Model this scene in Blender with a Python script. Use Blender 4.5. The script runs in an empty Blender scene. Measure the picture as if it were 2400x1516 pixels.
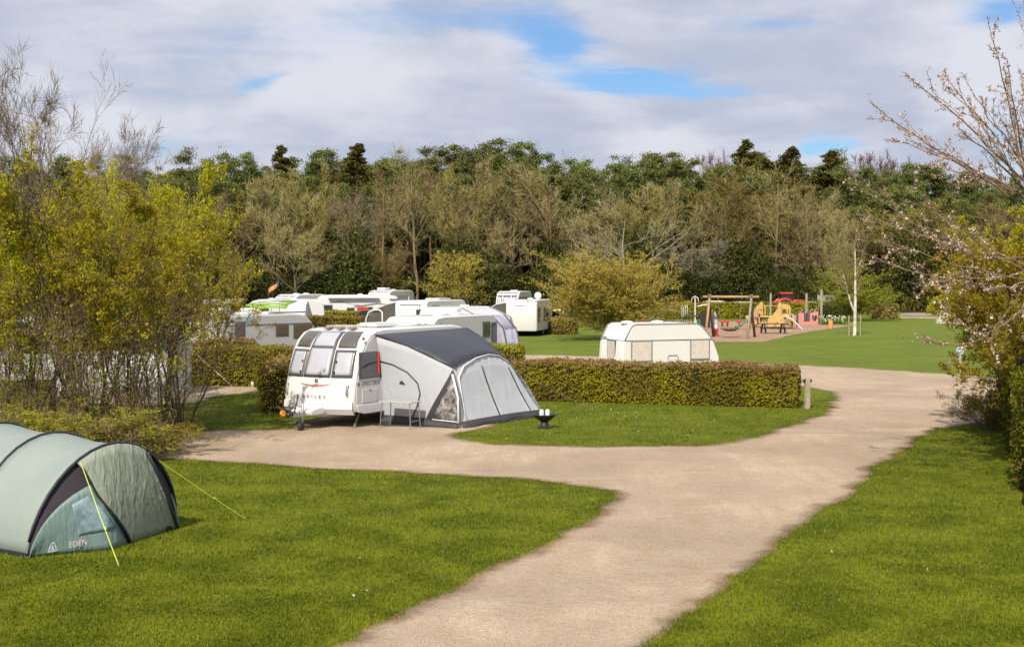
import bpy, bmesh, math, random
import numpy as np
from mathutils import Vector, Matrix
from mathutils.geometry import delaunay_2d_cdt
SC = bpy.context.scene
COL = SC.collection
# ---------------------------------------------------------------- camera
F, H, CX, YH = 3100.0, 3.97, 1200.0, 655.0     # focal length in px of the 2400 px wide photo, eye height, horizon row
cam = bpy.data.cameras.new('camera'); camo = bpy.data.objects.new('camera', cam); COL.objects.link(camo)
camo.location = (0, 0, H); camo.rotation_euler = (math.radians(90), 0, 0)
cam.sensor_width = 36; cam.lens = 36*F/2400; cam.shift_y = -(758-YH)/2400
cam.clip_start = .1; cam.clip_end = 3000
SC.camera = camo
SC.render.resolution_x = 1024; SC.render.resolution_y = 646
# ---------------------------------------------------------------- sun, sky, exposure
SUN_AZ, SUN_EL = 18.0, 41.0     # degrees left of straight behind the camera, elevation
sd = Vector((-math.sin(math.radians(SUN_AZ))*math.cos(math.radians(SUN_EL)), -math.cos(math.radians(SUN_AZ))*math.cos(math.radians(SUN_EL)), math.sin(math.radians(SUN_EL))))
sun = bpy.data.lights.new('sun', 'SUN'); sun.energy = 5.0; sun.angle = math.radians(.6); sun.color = (1, .90, .75)
suno = bpy.data.objects.new('sun', sun); COL.objects.link(suno); suno.rotation_euler = sd.to_track_quat('Z', 'Y').to_euler()
SC.view_settings.view_transform = 'Standard'; SC.view_settings.look = 'None'; SC.view_settings.exposure = .1; SC.view_settings.gamma = 1
W = bpy.data.worlds.new('World'); SC.world = W; W.use_nodes = True
nt = W.node_tree; nt.nodes.clear()
class NT:
    """tiny helper for writing node graphs"""
    def __init__(s, t): s.t = t
    def n(s, kind, ins=None, **props):
        nd = s.t.nodes.new(kind)
        for k, v in props.items(): setattr(nd, k, v)
        for k, v in (ins or {}).items():
            if isinstance(v, bpy.types.NodeSocket): s.t.links.new(v, nd.inputs[k])
            else: nd.inputs[k].default_value = v
        return nd
    def math(s, op, a, b=0.0, c=None, clamp=False):
        nd = s.n('ShaderNodeMath', {0: a, 1: b}, operation=op, use_clamp=clamp)
        if c is not None:
            if isinstance(c, bpy.types.NodeSocket): s.t.links.new(c, nd.inputs[2])
            else: nd.inputs[2].default_value = c
        return nd.outputs[0]
    def noise(s, vec, scale, detail=4, rough=.55, dist=0.0):
        return s.n('ShaderNodeTexNoise', {'Vector': vec, 'Scale': scale, 'Detail': detail, 'Roughness': rough, 'Distortion': dist}).outputs[0]
    def mapr(s, v, a, b, c=0.0, d=1.0, smooth=True):
        return s.n('ShaderNodeMapRange', {0: v, 1: a, 2: b, 3: c, 4: d}, interpolation_type='SMOOTHSTEP' if smooth else 'LINEAR').outputs[0]
    def mix(s, f, a, b, mode='MIX'):
        nd = s.n('ShaderNodeMix', {0: f, 6: a, 7: b}, data_type='RGBA', blend_type=mode)
        return nd.outputs[2]
w = NT(nt)
sky = w.n('ShaderNodeTexSky', sky_type='NISHITA', sun_disc=False, sun_elevation=math.radians(SUN_EL), sun_rotation=math.radians(180+SUN_AZ), altitude=50, air_density=1.0, dust_density=1.0, ozone_density=1.6)
tc = w.n('ShaderNodeTexCoord').outputs['Generated']
sep = w.n('ShaderNodeSeparateXYZ', {0: tc}); sx, sy, sz = sep.outputs
zc = w.math('MAXIMUM', sz, 0.0)
den = w.math('ADD', zc, .16)
cu = w.math('DIVIDE', sx, den); cv = w.math('DIVIDE', sy, den)
cvec = w.n('ShaderNodeCombineXYZ', {0: cu, 1: cv, 2: 3.7}).outputs[0]
n1 = w.noise(cvec, .85, 7, .52, .5)
n2 = w.noise(w.n('ShaderNodeCombineXYZ', {0: cu, 1: w.math('MULTIPLY', cv, 1.7), 2: 9.1}).outputs[0], 1.5, 8, .55, .4)
nf = w.noise(w.n('ShaderNodeCombineXYZ', {0: cu, 1: w.math('MULTIPLY', cv, .8), 2: 5.5}).outputs[0], 4.5, 8, .62, .5)
# gaps of blue between the clouds, given as directions (photo column, row, half width, half height, weight)
gap = None
wob = w.noise(cvec, 1.6, 5, .6, .3); wob2 = w.noise(w.n('ShaderNodeCombineXYZ', {0: cv, 1: cu, 2: 1.3}).outputs[0], 1.4, 5, .6, .3)
qa = w.math('ADD', w.math('DIVIDE', sx, w.math('MAXIMUM', sy, .05)), w.math('MULTIPLY', w.math('SUBTRACT', wob, .5), .11))
qb = w.math('ADD', w.math('DIVIDE', sz, w.math('MAXIMUM', sy, .05)), w.math('MULTIPLY', w.math('SUBTRACT', wob2, .5), .055))
for (gx, gy, gw, gh, k) in ((1310, 110, 80, 42, .62), (1430, 185, 180, 22, .72), (1240, 50, 110, 60, .42), (1640, 205, 140, 18, .5), (1000, 40, 160, 40, .25), (1900, 60, 160, 22, .2), (600, 180, 60, 18, .5), (1935, 335, 70, 34, .8), (2330, 40, 120, 50, .75), (560, 90, 320, 80, .22), (2370, 330, 60, 80, .45), (345, 360, 60, 40, .3)):
    az, el = (gx-CX)/F, (YH-gy)/F
    a = w.math('DIVIDE', w.math('SUBTRACT', qa, az), gw/F)
    b = w.math('DIVIDE', w.math('SUBTRACT', qb, el), gh/F)
    r2 = w.math('ADD', w.math('MULTIPLY', a, a), w.math('MULTIPLY', b, b))
    g = w.math('MULTIPLY', w.math('EXPONENT', w.math('MULTIPLY', r2, -.8)), k)
    gap = g if gap is None else w.math('ADD', gap, g)
cover = w.math('SUBTRACT', w.math('ADD', w.math('MULTIPLY', n1, .3), w.math('MULTIPLY', w.math('ADD', w.math('MULTIPLY', n2, .72), w.math('MULTIPLY', nf, .28)), .67)), w.math('MULTIPLY', gap, .5))
cov = w.mapr(cover, .12, .42)
fv = w.n('ShaderNodeCombineXYZ', {0: w.math('MULTIPLY', sx, 4.5), 1: w.math('MULTIPLY', sy, 4.5), 2: w.math('MULTIPLY', sz, 11)}).outputs[0]
n3 = w.noise(fv, 1.25, 5, .5, .5)
cshade = w.mapr(w.math('ADD', w.math('MULTIPLY', n3, .6), w.math('ADD', w.math('MULTIPLY', n2, .22), w.math('MULTIPLY', nf, .18))), .39, .60)
ccol = w.mix(cshade, (4.6, 5.05, 6.3, 1), (6.9, 7.05, 7.8, 1))
skyc = w.mix(1.0, sky.outputs[0], (.72, .95, 1.22, 1), 'MULTIPLY')
col = w.mix(cov, skyc, ccol)
bg = w.n('ShaderNodeBackground', {0: col, 1: .1})
nt.links.new(bg.outputs[0], w.n('ShaderNodeOutputWorld').inputs[0])
# ---------------------------------------------------------------- geometry helpers
def smooth01(t): t = max(0., min(1., t)); return t*t*(3-2*t)
def gz(x, y): return 1.6*smooth01((y-140)/30.)+2.5*smooth01((y-175)/90.)
def G(px, py, z=0.0):
    Y = F*(H-z)/(py-YH); return Vector(((px-CX)/F*Y, Y, z))
def D(px, py, Y): return Vector(((px-CX)/F*Y, Y, H-(py-YH)*Y/F))
def XY(px, Y, z=0.0): return Vector(((px-CX)/F*Y, Y, z))
# ---------------------------------------------------------------- materials
MATS = {}
def principled(name, col, rough=.6, metal=0.0, spec=.5, noise=0.0, nscale=8.0, bump=0.0, bscale=60.0, coat=0.0, col2=None, alpha=None, tex='Object', bst=None, brot=(0, 0, 0), bdist=.02):
    if name in MATS: return MATS[name]
    m = bpy.data.materials.new(name); m.use_nodes = True; t = NT(m.node_tree); b = m.node_tree.nodes['Principled BSDF']
    b.inputs['Roughness'].default_value = rough; b.inputs['Metallic'].default_value = metal; b.inputs['Specular IOR Level'].default_value = spec
    b.inputs['Coat Weight'].default_value = coat
    c = (*col, 1)
    co = t.n('ShaderNodeTexCoord').outputs[tex]
    c2 = (*(col2 if col2 else [v*.72 for v in col]), 1)
    nz = t.noise(co, nscale, 5, .6)
    f = t.mapr(nz, .35, .7)
    if noise > 0:
        mx = t.mix(t.math('MULTIPLY', f, noise), c, c2); m.node_tree.links.new(mx, b.inputs['Base Color'])
        m.node_tree.links.new(t.mapr(nz, .3, .7, max(0, rough-.08), min(1, rough+.08)), b.inputs['Roughness'])
    else: b.inputs['Base Color'].default_value = c
    if bump > 0:
 
        bc = t.n('ShaderNodeMapping', {'Vector': co, 'Rotation': brot, 'Scale': bst}).outputs[0] if bst else co
        bp = t.n('ShaderNodeBump', {'Height': t.noise(bc, bscale, 4, .6, .6 if bst else 0), 'Strength': bump, 'Distance': bdist})
        m.node_tree.links.new(bp.outputs[0], b.inputs['Normal'])
    if alpha is not None: b.inputs['Alpha'].default_value = alpha
    MATS[name] = m; return m
def leafmat(name, c1, c2, c3=None, patch=.6, pscale=.5, trans=.3, rough=.6, isl=.4):
    """leaves: colour drifts in patches over the plant, and from leaf to leaf"""
    if name in MATS: return MATS[name]
    m = bpy.data.materials.new(name); m.use_nodes = True; t = NT(m.node_tree); m.node_tree.nodes.clear()
    co = t.n('ShaderNodeNewGeometry')
    pn = t.noise(co.outputs['Position'], pscale, 3, .6)
    f = t.math('ADD', t.math('MULTIPLY', t.mapr(pn, .38, .62), 1-isl), t.math('MULTIPLY', co.outputs['Random Per Island'], isl), clamp=True)
    col = t.mix(f, (*c1, 1), (*c2, 1))
    if c3:
        g = t.mapr(t.math('FRACT', t.math('MULTIPLY', co.outputs['Random Per Island'], 17.3)), .72, .95)
        col = t.mix(g, col, (*c3, 1))
    rnd = t.n('ShaderNodeObjectInfo').outputs['Random']
    hs = t.n('ShaderNodeHueSaturation', {'Hue': t.mapr(rnd, 0, 1, .485, .515), 'Value': t.mapr(rnd, 0, 1, .85, 1.15), 'Color': col}).outputs[0]
    d = t.n('ShaderNodeBsdfDiffuse', {0: hs}); tr = t.n('ShaderNodeBsdfTranslucent', {0: hs})
    mx = t.n('ShaderNodeMixShader', {0: trans, 1: d.outputs[0], 2: tr.outputs[0]})
    m.node_tree.links.new(mx.outputs[0], t.n('ShaderNodeOutputMaterial').inputs[0])
    MATS[name] = m; return m
def barkmat(name, c1, c2, scale=6):
    if name in MATS: return MATS[name]
    m = principled(name, c1, .9, spec=.15, noise=1, nscale=scale, col2=c2); return m
# ---------------------------------------------------------------- objects
def thing(name, label, cat, loc=(0, 0, 0), rz=0.0, group=None):
    o = bpy.data.objects.new(name, None); COL.objects.link(o); o.location = loc; o.rotation_euler = (0, 0, rz)
    o.empty_display_size = .2
    return tag(o, label, cat, group)
def tag(o, label=None, cat=None, group=None, kind=None):
    if label: o['label'] = label
    if cat: o['category'] = cat
    if group: o['group'] = group
    if kind: o['kind'] = kind
    return o
def npmesh(name, V, Fq, mats, mi=None, smooth=False):
    """V (n,3) array, Fq list of (faces array (m,k))"""
    me = bpy.data.meshes.new(name)
    V = np.asarray(V, dtype=np.float32)
    me.vertices.add(len(V)); me.vertices.foreach_set('co', V.ravel())
    loops = np.concatenate([f.ravel() for f in Fq]).astype(np.int32)
    tot = np.concatenate([np.full(len(f), f.shape[1]) for f in Fq]).astype(np.int32)
    st = np.concatenate(([0], np.cumsum(tot)[:-1])).astype(np.int32)
    me.loops.add(len(loops)); me.loops.foreach_set('vertex_index', loops)
    me.polygons.add(len(tot)); me.polygons.foreach_set('loop_start', st); me.polygons.foreach_set('loop_total', tot)
    for m in mats: me.materials.append(m)
    if mi is not None: me.polygons.foreach_set('material_index', np.concatenate(mi).astype(np.int32))
    me.update(calc_edges=True)
    me.polygons.foreach_set('use_smooth', np.full(len(tot), smooth))
    return me
def link(name, me, parent=None, loc=None, rz=None):
    o = bpy.data.objects.new(name, me); COL.objects.link(o)
    if parent: o.parent = parent
    if loc is not None: o.location = loc
    if rz is not None: o.rotation_euler = (0, 0, rz)
    return o
class MB:
    """collects shapes that become ONE mesh object"""
    def __init__(s): s.v = []; s.f = []; s.m = []
    def add(s, vs, fs, m=0):
        b = len(s.v); s.v += [tuple(v) for v in vs]; s.f += [tuple(i+b for i in f) for f in fs]; s.m += [m]*len(fs); return s
    def box(s, c, d, m=0, rz=0.0, rx=0.0, ry=0.0):
        R = Matrix.Rotation(rz, 3, 'Z') @ Matrix.Rotation(ry, 3, 'Y') @ Matrix.Rotation(rx, 3, 'X'); c = Vector(c)
        vs = [c+R@Vector((sx*d[0]/2, sy*d[1]/2, sz*d[2]/2)) for sx in (-1, 1) for sy in (-1, 1) for sz in (-1, 1)]
        return s.add(vs, [(0, 1, 3, 2), (4, 6, 7, 5), (0, 4, 5, 1), (2, 3, 7, 6), (0, 2, 6, 4), (1, 5, 7, 3)], m)
    def bar(s, a, b, w, h, m=0):
        """rectangular bar from a to b"""
        a, b = Vector(a), Vector(b); d = (b-a).normalized(); up = Vector((0, 0, 1)) if abs(d.z) < .95 else Vector((0, 1, 0))
        x = d.cross(up).normalized()*w/2; y = x.normalized().cross(d).normalized()*h/2
        vs = [p+i*x+j*y for p in (a, b) for i, j in ((-1, -1), (1, -1), (1, 1), (-1, 1))]
        return s.add(vs, [(0, 3, 2, 1), (4, 5, 6, 7), (0, 1, 5, 4), (1, 2, 6, 5), (2, 3, 7, 6), (3, 0, 4, 7)], m)
    def tube(s, pts, r, n=8, m=0, caps=True, r1=None):
        pts = [Vector(p) for p in pts]; k = len(pts); rs = r if isinstance(r, (list, tuple)) else [r+(((r1 if r1 is not None else r)-r)*i/(k-1)) for i in range(k)]
        vs = []; ref = None
        for i, p in enumerate(pts):
            d = (pts[min(i+1, k-1)]-pts[max(i-1, 0)]).normalized()
            if ref is None: ref = d.orthogonal().normalized()
            ref = (ref-d*ref.dot(d)).normalized(); y = d.cross(ref)
            vs += [p+rs[i]*(math.cos(2*math.pi*j/n)*ref+math.sin(2*math.pi*j/n)*y) for j in range(n)]
        fs = [(i*n+j, i*n+(j+1) % n, (i+1)*n+(j+1) % n, (i+1)*n+j) for i in range(k-1) for j in range(n)]
        if caps: fs += [tuple(range(n-1, -1, -1)), tuple((k-1)*n+j for j in range(n))]
        return s.add(vs, fs, m)
    def lathe(s, prof, c=(0, 0, 0), n=20, m=0, axis='Z'):
        vs = []; c = Vector(c)
        for r, z in prof:
            for j in range(n):
                a = 2*math.pi*j/n; q = (r*math.cos(a), r*math.sin(a), z)
                if axis == 'Y': q = (q[0], z, q[1])
                if axis == 'X': q = (z, q[0], q[1])
                vs.append(c+Vector(q))
        k = len(prof)
        fs = [(i*n+j, i*n+(j+1) % n, (i+1)*n+(j+1) % n, (i+1)*n+j) for i in range(k-1) for j in range(n)]
        fs += [tuple(range(n-1, -1, -1)), tuple((k-1)*n+j for j in range(n))]
        return s.add(vs, fs, m)
    def prism(s, poly, y0, y1, m=0):
        """polygon of (x,z), extruded from y0 to y1"""
        n = len(poly); vs = [(x, y0, z) for x, z in poly]+[(x, y1, z) for x, z in poly]
        return s.add(vs, [tuple(range(n)), tuple(range(2*n-1, n-1, -1))]+[(i, (i+1) % n+0, (i+1) % n+n, i+n)[::-1] for i in range(n)], m)
    def grid(s, rows, m=0):
        """rows: list of equal length lists of points"""
        k = len(rows[0]); vs = [p for r in rows for p in r]
        return s.add(vs, [(i*k+j, i*k+j+1, (i+1)*k+j+1, (i+1)*k+j) for i in range(len(rows)-1) for j in range(k-1)], m)
    def ell(s, c, r, m=0, n=12, k=8, z0=-1.0):
        prof = []
        for i in range(k+1):
            a = -math.pi/2+math.pi*i/k; z = math.sin(a)
            if z < z0: continue
            prof.append((max(.001, math.cos(a)), z))
        b = len(s.v); s.lathe([(p, z) for p, z in prof], (0, 0, 0), n, m)
        for i in range(b, len(s.v)):
            x, y, z = s.v[i]; s.v[i] = (c[0]+x*r[0], c[1]+y*r[1], c[2]+z*r[2])
        return s
    def build(s, name, mat, parent=None, smooth=False, bevel=0.0, loc=None, solid=0.0, seg=2, offset=-1.0):
        me = bpy.data.meshes.new(name); me.from_pydata(s.v, [], s.f)
        for m in (mat if isinstance(mat, (list, tuple)) else [mat]): me.materials.append(m)
        me.polygons.foreach_set('material_index', s.m)
        bm = bmesh.new(); bm.from_mesh(me); bmesh.ops.recalc_face_normals(bm, faces=bm.faces); bm.to_mesh(me); bm.free()
        if smooth: me.polygons.foreach_set('use_smooth', [True]*len(me.polygons))
        o = bpy.data.objects.new(name, me); COL.objects.link(o)
        if smooth == 'auto':
            me.set_sharp_from_angle(angle=math.radians(35))
        if parent: o.parent = parent
        if loc is not None: o.location = loc
        if solid: md = o.modifiers.new('solid', 'SOLIDIFY'); md.thickness = solid; md.offset = offset
        if bevel: md = o.modifiers.new('bevel', 'BEVEL'); md.width = bevel; md.segments = seg; md.limit_method = 'ANGLE'; md.harden_normals = False
        return o
def copy_tree(o, parent=None):
    c = o.copy(); COL.objects.link(c)
    if parent: c.parent = parent
    for ch in list(o.children): copy_tree(ch, c)
    return c
def text_mesh(name, txt, size, mat, parent, loc, rot, space=1.0, shear=0.0, sx=1.0, depth=.002):
    cu = bpy.data.curves.new('t', 'FONT'); cu.body = txt; cu.size = size; cu.extrude = depth; cu.space_character = space; cu.shear = shear; cu.align_x = 'CENTER'; cu.align_y = 'CENTER'; cu.resolution_u = 3
    to = bpy.data.objects.new('t', cu); COL.objects.link(to); bpy.context.view_layer.update()
    me = bpy.data.meshes.new_from_object(to.evaluated_get(bpy.context.evaluated_depsgraph_get()))
    bpy.data.objects.remove(to); me.materials.clear(); me.materials.append(mat)
    o = bpy.data.objects.new(name, me); COL.objects.link(o); o.parent = parent; o.location = loc; o.rotation_euler = rot; o.scale = (sx, 1, 1)
    return o
# ================================================================ ground, drive, lawns
def lawn_material():
    m = bpy.data.materials.new('lawn'); m.use_nodes = True; t = NT(m.node_tree); b = m.node_tree.nodes['Principled BSDF']
    p = t.n('ShaderNodeNewGeometry').outputs['Position']
    big = t.mapr(t.noise(p, .22, 4, .7), .38, .62)
    mid = t.mapr(t.noise(p, .9, 5, .65), .38, .62)
    fine = t.mapr(t.noise(p, 26, 3, .7), .25, .75)
    c = t.mix(big, (.12, .15, .010, 1), (.185, .225, .018, 1))
    c = t.mix(t.math('MULTIPLY', mid, .55), c, (.20, .215, .03, 1))
    c = t.mix(t.math('MULTIPLY', fine, .55), c, (.065, .1, .006, 1))
    dry = t.mapr(t.noise(p, .9, 6, .7), .60, .74)
    c = t.mix(t.math('MULTIPLY', dry, .45), c, (.21, .17, .06, 1))
    lane = t.mapr(t.noise(t.n('ShaderNodeMapping', {'Vector': p, 'Scale': (.12, .5, 1)}).outputs[0], 1, 5, .7), .4, .62)
    c = t.mix(t.math('MULTIPLY', lane, .5), c, (.10, .145, .012, 1))
    far = t.mapr(t.n('ShaderNodeSeparateXYZ', {0: p}).outputs[1], 40, 66)
    c = t.mix(t.math('MULTIPLY', far, .38), c, (.185, .235, .04, 1))
    c = t.mix(t.math('MULTIPLY', t.math('MULTIPLY', lane, far), .45), c, (.10, .165, .018, 1))
    c = t.mix(t.math('MULTIPLY', t.math('MULTIPLY', t.mapr(t.noise(p, .35, 6, .75), .5, .66), far), .4), c, (.24, .25, .06, 1))
    m.node_tree.links.new(c, b.inputs['Base Color']); b.inputs['Roughness'].default_value = .9; b.inputs['Specular IOR Level'].default_value = .15
    bp = t.n('ShaderNodeBump', {'Height': t.math('ADD', t.noise(p, 40, 4, .8), t.math('MULTIPLY', mid, .5)), 'Strength': .8, 'Distance': .05})
    m.node_tree.links.new(bp.outputs[0], b.inputs['Normal']); return m
def gravel_material(name='gravel', base=(.78, .61, .44), dark=(.40, .31, .225), soil=(.15, .10, .06), gold=(.52, .37, .22)):
    m = bpy.data.materials.new(name); m.use_nodes = True; t = NT(m.node_tree); b = m.node_tree.nodes['Principled BSDF']
    p = t.n('ShaderNodeNewGeometry').outputs['Position']
    at = t.n('ShaderNodeAttribute', attribute_name='edge').outputs['Fac']      # distance from the grass edge
    big = t.mapr(t.noise(p, .28, 5, .6), .36, .64)
    mid = t.mapr(t.noise(p, 1.1, 7, .75), .40, .62)
    ws = t.n('ShaderNodeMapping', {'Vector': p, 'Rotation': (0, 0, math.radians(28)), 'Scale': (1.6, .22, 1)}).outputs[0]
    wheel = t.mapr(t.noise(ws, .9, 5, .7, .4), .46, .58)
    c = t.mix(t.math('MULTIPLY', big, .75), (*base, 1), (*dark, 1))
    blotch = t.mapr(t.noise(t.n('ShaderNodeMapping', {'Vector': p, 'Scale': (.5, 1.4, 1)}).outputs[0], .55, 6, .72, .6), .54, .66)  # darker blotches in the gravel, stretched sideways
    c = t.mix(t.math('MULTIPLY', blotch, .5), c, (base[0]*.45, base[1]*.42, base[2]*.42, 1))
    c = t.mix(t.math('MULTIPLY', mid, .5), c, (*gold, 1))
    c = t.mix(t.math('MULTIPLY', wheel, .6), c, (base[0]*.74, base[1]*.72, base[2]*.72, 1))
    vo = t.n('ShaderNodeTexVoronoi', {'Vector': p, 'Scale': 48.0, 'Randomness': 1.0})
    st = t.n('ShaderNodeSeparateColor', {0: vo.outputs['Color']}).outputs[0]
    c = t.mix(t.mapr(st, .1, .9, 0, .5), c, (base[0]*.42, base[1]*.42, base[2]*.42, 1))
    c = t.mix(t.mapr(st, .88, 1.0, 0, .6), c, (.66, .6, .52, 1))
    v2 = t.n('ShaderNodeTexVoronoi', {'Vector': p, 'Scale': 13.0, 'Randomness': 1.0}); s2 = t.n('ShaderNodeSeparateColor', {0: v2.outputs['Color']}).outputs[1]
    c = t.mix(t.math('MULTIPLY', t.mapr(s2, .8, .86), t.mapr(v2.outputs['Distance'], .30, .18, 0, .5)), c, (base[0]*.45, base[1]*.43, base[2]*.42, 1))
    c = t.mix(t.mapr(t.noise(p, 9, 5, .8), .50, .66, 0, .35), c, (base[0]*.6, base[1]*.57, base[2]*.54, 1))
    e = t.math('SUBTRACT', at, t.math('MULTIPLY', t.noise(p, 1.7, 5, .75), .75))
    ed = t.mapr(e, -.40, -.02, 1.0, 0.0)
    c = t.mix(t.math('MULTIPLY', ed, .85), c, (*soil, 1))
    leaf = t.mapr(t.math('SUBTRACT', e, t.math('MULTIPLY', t.noise(p, 30, 3, .8), .5)), -.62, -.25, 1.0, 0.0)
    c = t.mix(t.math('MULTIPLY', t.math('MULTIPLY', leaf, t.mapr(t.noise(p, .7, 3, .6), .46, .62)), .5), c, (.42, .25, .09, 1))
    m.node_tree.links.new(c, b.inputs['Base Color']); b.inputs['Roughness'].default_value = .92; b.inputs['Specular IOR Level'].default_value = .2
    hh = t.math('ADD', t.math('MULTIPLY', vo.outputs['Distance'], -.6), t.math('MULTIPLY', t.noise(p, 5, 6, .8), 1.4))
    bp = t.n('ShaderNodeBump', {'Height': hh, 'Strength': .9, 'Distance': .05})
    m.node_tree.links.new(bp.outputs[0], b.inputs['Normal']); return m
rng = np.random.default_rng(5)
# one ground sheet to the horizon
xs = np.concatenate([np.linspace(-1500, -120, 8), np.linspace(-110, 110, 56), np.linspace(120, 1500, 8)])
ys = np.concatenate([np.linspace(-300, -10, 5), np.linspace(0, 300, 76), np.linspace(330, 2200, 9)])
V = np.array([[x, y, gz(x, y)-.004] for y in ys for x in xs]); nx = len(xs)
I = np.array([[j*nx+i, j*nx+i+1, (j+1)*nx+i+1, (j+1)*nx+i] for j in range(len(ys)-1) for i in range(nx-1)])
LAWN = lawn_material()
tag(link('ground', npmesh('ground', V, [I], [LAWN], smooth=True)), kind='structure')
def catmull(pts, step=.5, closed=True):
    out = []; n = len(pts)
    for i in range(n if closed else n-1):
        p0, p1, p2, p3 = (pts[(i+k-1) % n] if closed else pts[max(0, min(n-1, i+k-1))] for k in range(4))
        L = (p2-p1).length; k = max(1, int(L/step))
        for j in range(k):
            t = j/k
            out.append(.5*((2*p1)+(p2-p0)*t+(2*p0-5*p1+4*p2-p3)*t*t+(3*p1-p0-3*p2+p3)*t**3))
    if not closed: out.append(pts[-1])
    return out
def inside(P, poly):
    x, y = P[:, 0], P[:, 1]; r = np.zeros(len(P), bool); n = len(poly); j = n-1
    for i in range(n):
        xi, yi = poly[i]; xj, yj = poly[j]
        c = ((yi > y) != (yj > y)) & (x < (xj-xi)*(y-yi)/((yj-yi)+1e-12)+xi); r ^= c; j = i
    return r
def seg_dist(P, poly):
    d = np.full(len(P), 1e9); n = len(poly)
    for i in range(n):
        a = poly[i]; b = poly[(i+1) % n]; ab = b-a; L = (ab**2).sum()+1e-12
        t = np.clip(((P-a)@ab)/L, 0, 1); q = a+t[:, None]*ab
        d = np.minimum(d, np.sqrt(((P-q)**2).sum(1)))
    return d
ROADS = []
def patch_sheet(name, pix, mat, z=.004, jit=.09, step=.35, grid=.8, world=False, smoothed=True, label=None):
    pts = [Vector(p) if world else G(*p).xy.to_3d() for p in pix]; pts = [Vector((p.x, p.y)) for p in pts]
    cs = catmull(pts, step) if smoothed else pts
    r = random.Random(len(cs)); ph = [r.uniform(0, 6.28) for _ in range(6)]
    out = []; s = 0
    for i, p in enumerate(cs):
        nx_ = cs[(i+1) % len(cs)]-cs[i-1]; s += nx_.length/2; nrm = Vector((-nx_.y, nx_.x)); nrm = nrm.normalized() if nrm.length > 0 else nrm
        o = jit*(.9*math.sin(s*.9+ph[0])+.7*math.sin(s*2.3+ph[1])+.5*math.sin(s*5.1+ph[2])+.6*r.uniform(-1, 1))*max(.6, p.y/30 if p.y < 60 else 2)
        out.append(p+nrm*o)
    poly = np.array([[p.x, p.y] for p in out])
    x0, y0 = poly.min(0); x1, y1 = poly.max(0)
    gx, gy = np.meshgrid(np.arange(x0, x1, grid), np.arange(y0, y1, grid)); P = np.stack([gx.ravel(), gy.ravel()], 1)+rng.uniform(-.2, .2, (gx.size, 2))*grid
    P = P[inside(P, poly)]; dd = seg_dist(P, poly); P = P[dd > .15]
    ins = []                                            # rings inset from the edge carry the worn border
    for off in (.25, .6):
        for i in range(0, len(out)):
            t_ = out[(i+1) % len(out)]-out[i-1]; nr = Vector((-t_.y, t_.x)).normalized()
            for sg in (1, -1):
                q = out[i]+nr*off*sg; ins.append((q.x, q.y))
    ins = np.array(ins); ins = ins[inside(ins, poly)]; di = seg_dist(ins, poly); ins = ins[di > .2]
    A = np.concatenate([poly, P, ins]); n = len(poly)
    r_ = delaunay_2d_cdt([Vector(a) for a in A.tolist()], [(i, (i+1) % n) for i in range(n)], [list(range(n))], 1, 1e-5)
    vv = np.array([(p.x, p.y) for p in r_[0]]); ed = seg_dist(vv, poly)
    me = bpy.data.meshes.new(name); me.from_pydata([(x, y, gz(x, y)+z) for x, y in vv], [], r_[2]); me.materials.append(mat)
    a = me.attributes.new('edge', 'FLOAT', 'POINT'); a.data.foreach_set('value', ed.astype(np.float32))
    me.polygons.foreach_set('use_smooth', [True]*len(me.polygons))
    bm = bmesh.new(); bm.from_mesh(me); bmesh.ops.recalc_face_normals(bm, faces=bm.faces)
    if bm.faces and sum(f.normal.z for f in bm.faces) < 0: bmesh.ops.reverse_faces(bm, faces=bm.faces)
    bm.to_mesh(me); bm.free()
    o = link(name, me); tag(o, kind='structure'); ROADS.append(poly); return o
GRAV = gravel_material()
drive = [(640, 1580), (750, 1518), (900, 1450), (1090, 1364), (1200, 1310), (1330, 1240), (1420, 1190), (1450, 1166), (1425, 1150), (1300, 1131), (1100, 1117), (900, 1104), (700, 1094), (540, 1084), (430, 1078), (300, 1072), (120, 1066), (-60, 1060),
         (-60, 1020), (150, 1016), (330, 1012), (500, 1009), (640, 1006), (700, 1000), (735, 975), (800, 945), (980, 930), (1130, 950), (1165, 985), (1120, 1006), (1062, 1018), (1080, 1027), (1200, 1041), (1400, 1046), (1600, 1045), (1700, 1036), (1830, 1007), (1900, 980), (1945, 955), (1955, 938), (1935, 918), (1880, 905), (1700, 893), (1400, 882), (1150, 872), (900, 862),
         (900, 832), (1230, 831), (1500, 839), (1690, 848), (1880, 856), (2100, 868), (2245, 877), (2420, 892), (2700, 915), (2700, 1000), (2420, 975), (2290, 988), (2200, 1008), (2130, 1042), (2080, 1080), (2000, 1148), (1880, 1236), (1790, 1300), (1680, 1390), (1610, 1460), (1500, 1525), (1420, 1580)]
patch_sheet('driveway', drive, GRAV)
patch_sheet('gravel_pitch', [(180, 940), (300, 952), (440, 944), (520, 928), (600, 918), (602, 906), (520, 903), (440, 906), (250, 915)], GRAV, jit=.08)
GRAV2 = gravel_material('pale_gravel', (.5, .43, .35), (.42, .35, .28))
patch_sheet('far_track', [(2050, 748), (2120, 746), (2230, 748), (2500, 752), (2500, 740), (2240, 737), (2120, 733), (2105, 738)], GRAV2, jit=.05, step=3, grid=3)
PLAYM = gravel_material('play_surface', (.56, .36, .245), (.5, .32, .21), soil=(.45, .29, .18), gold=(.56, .38, .24))
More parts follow.
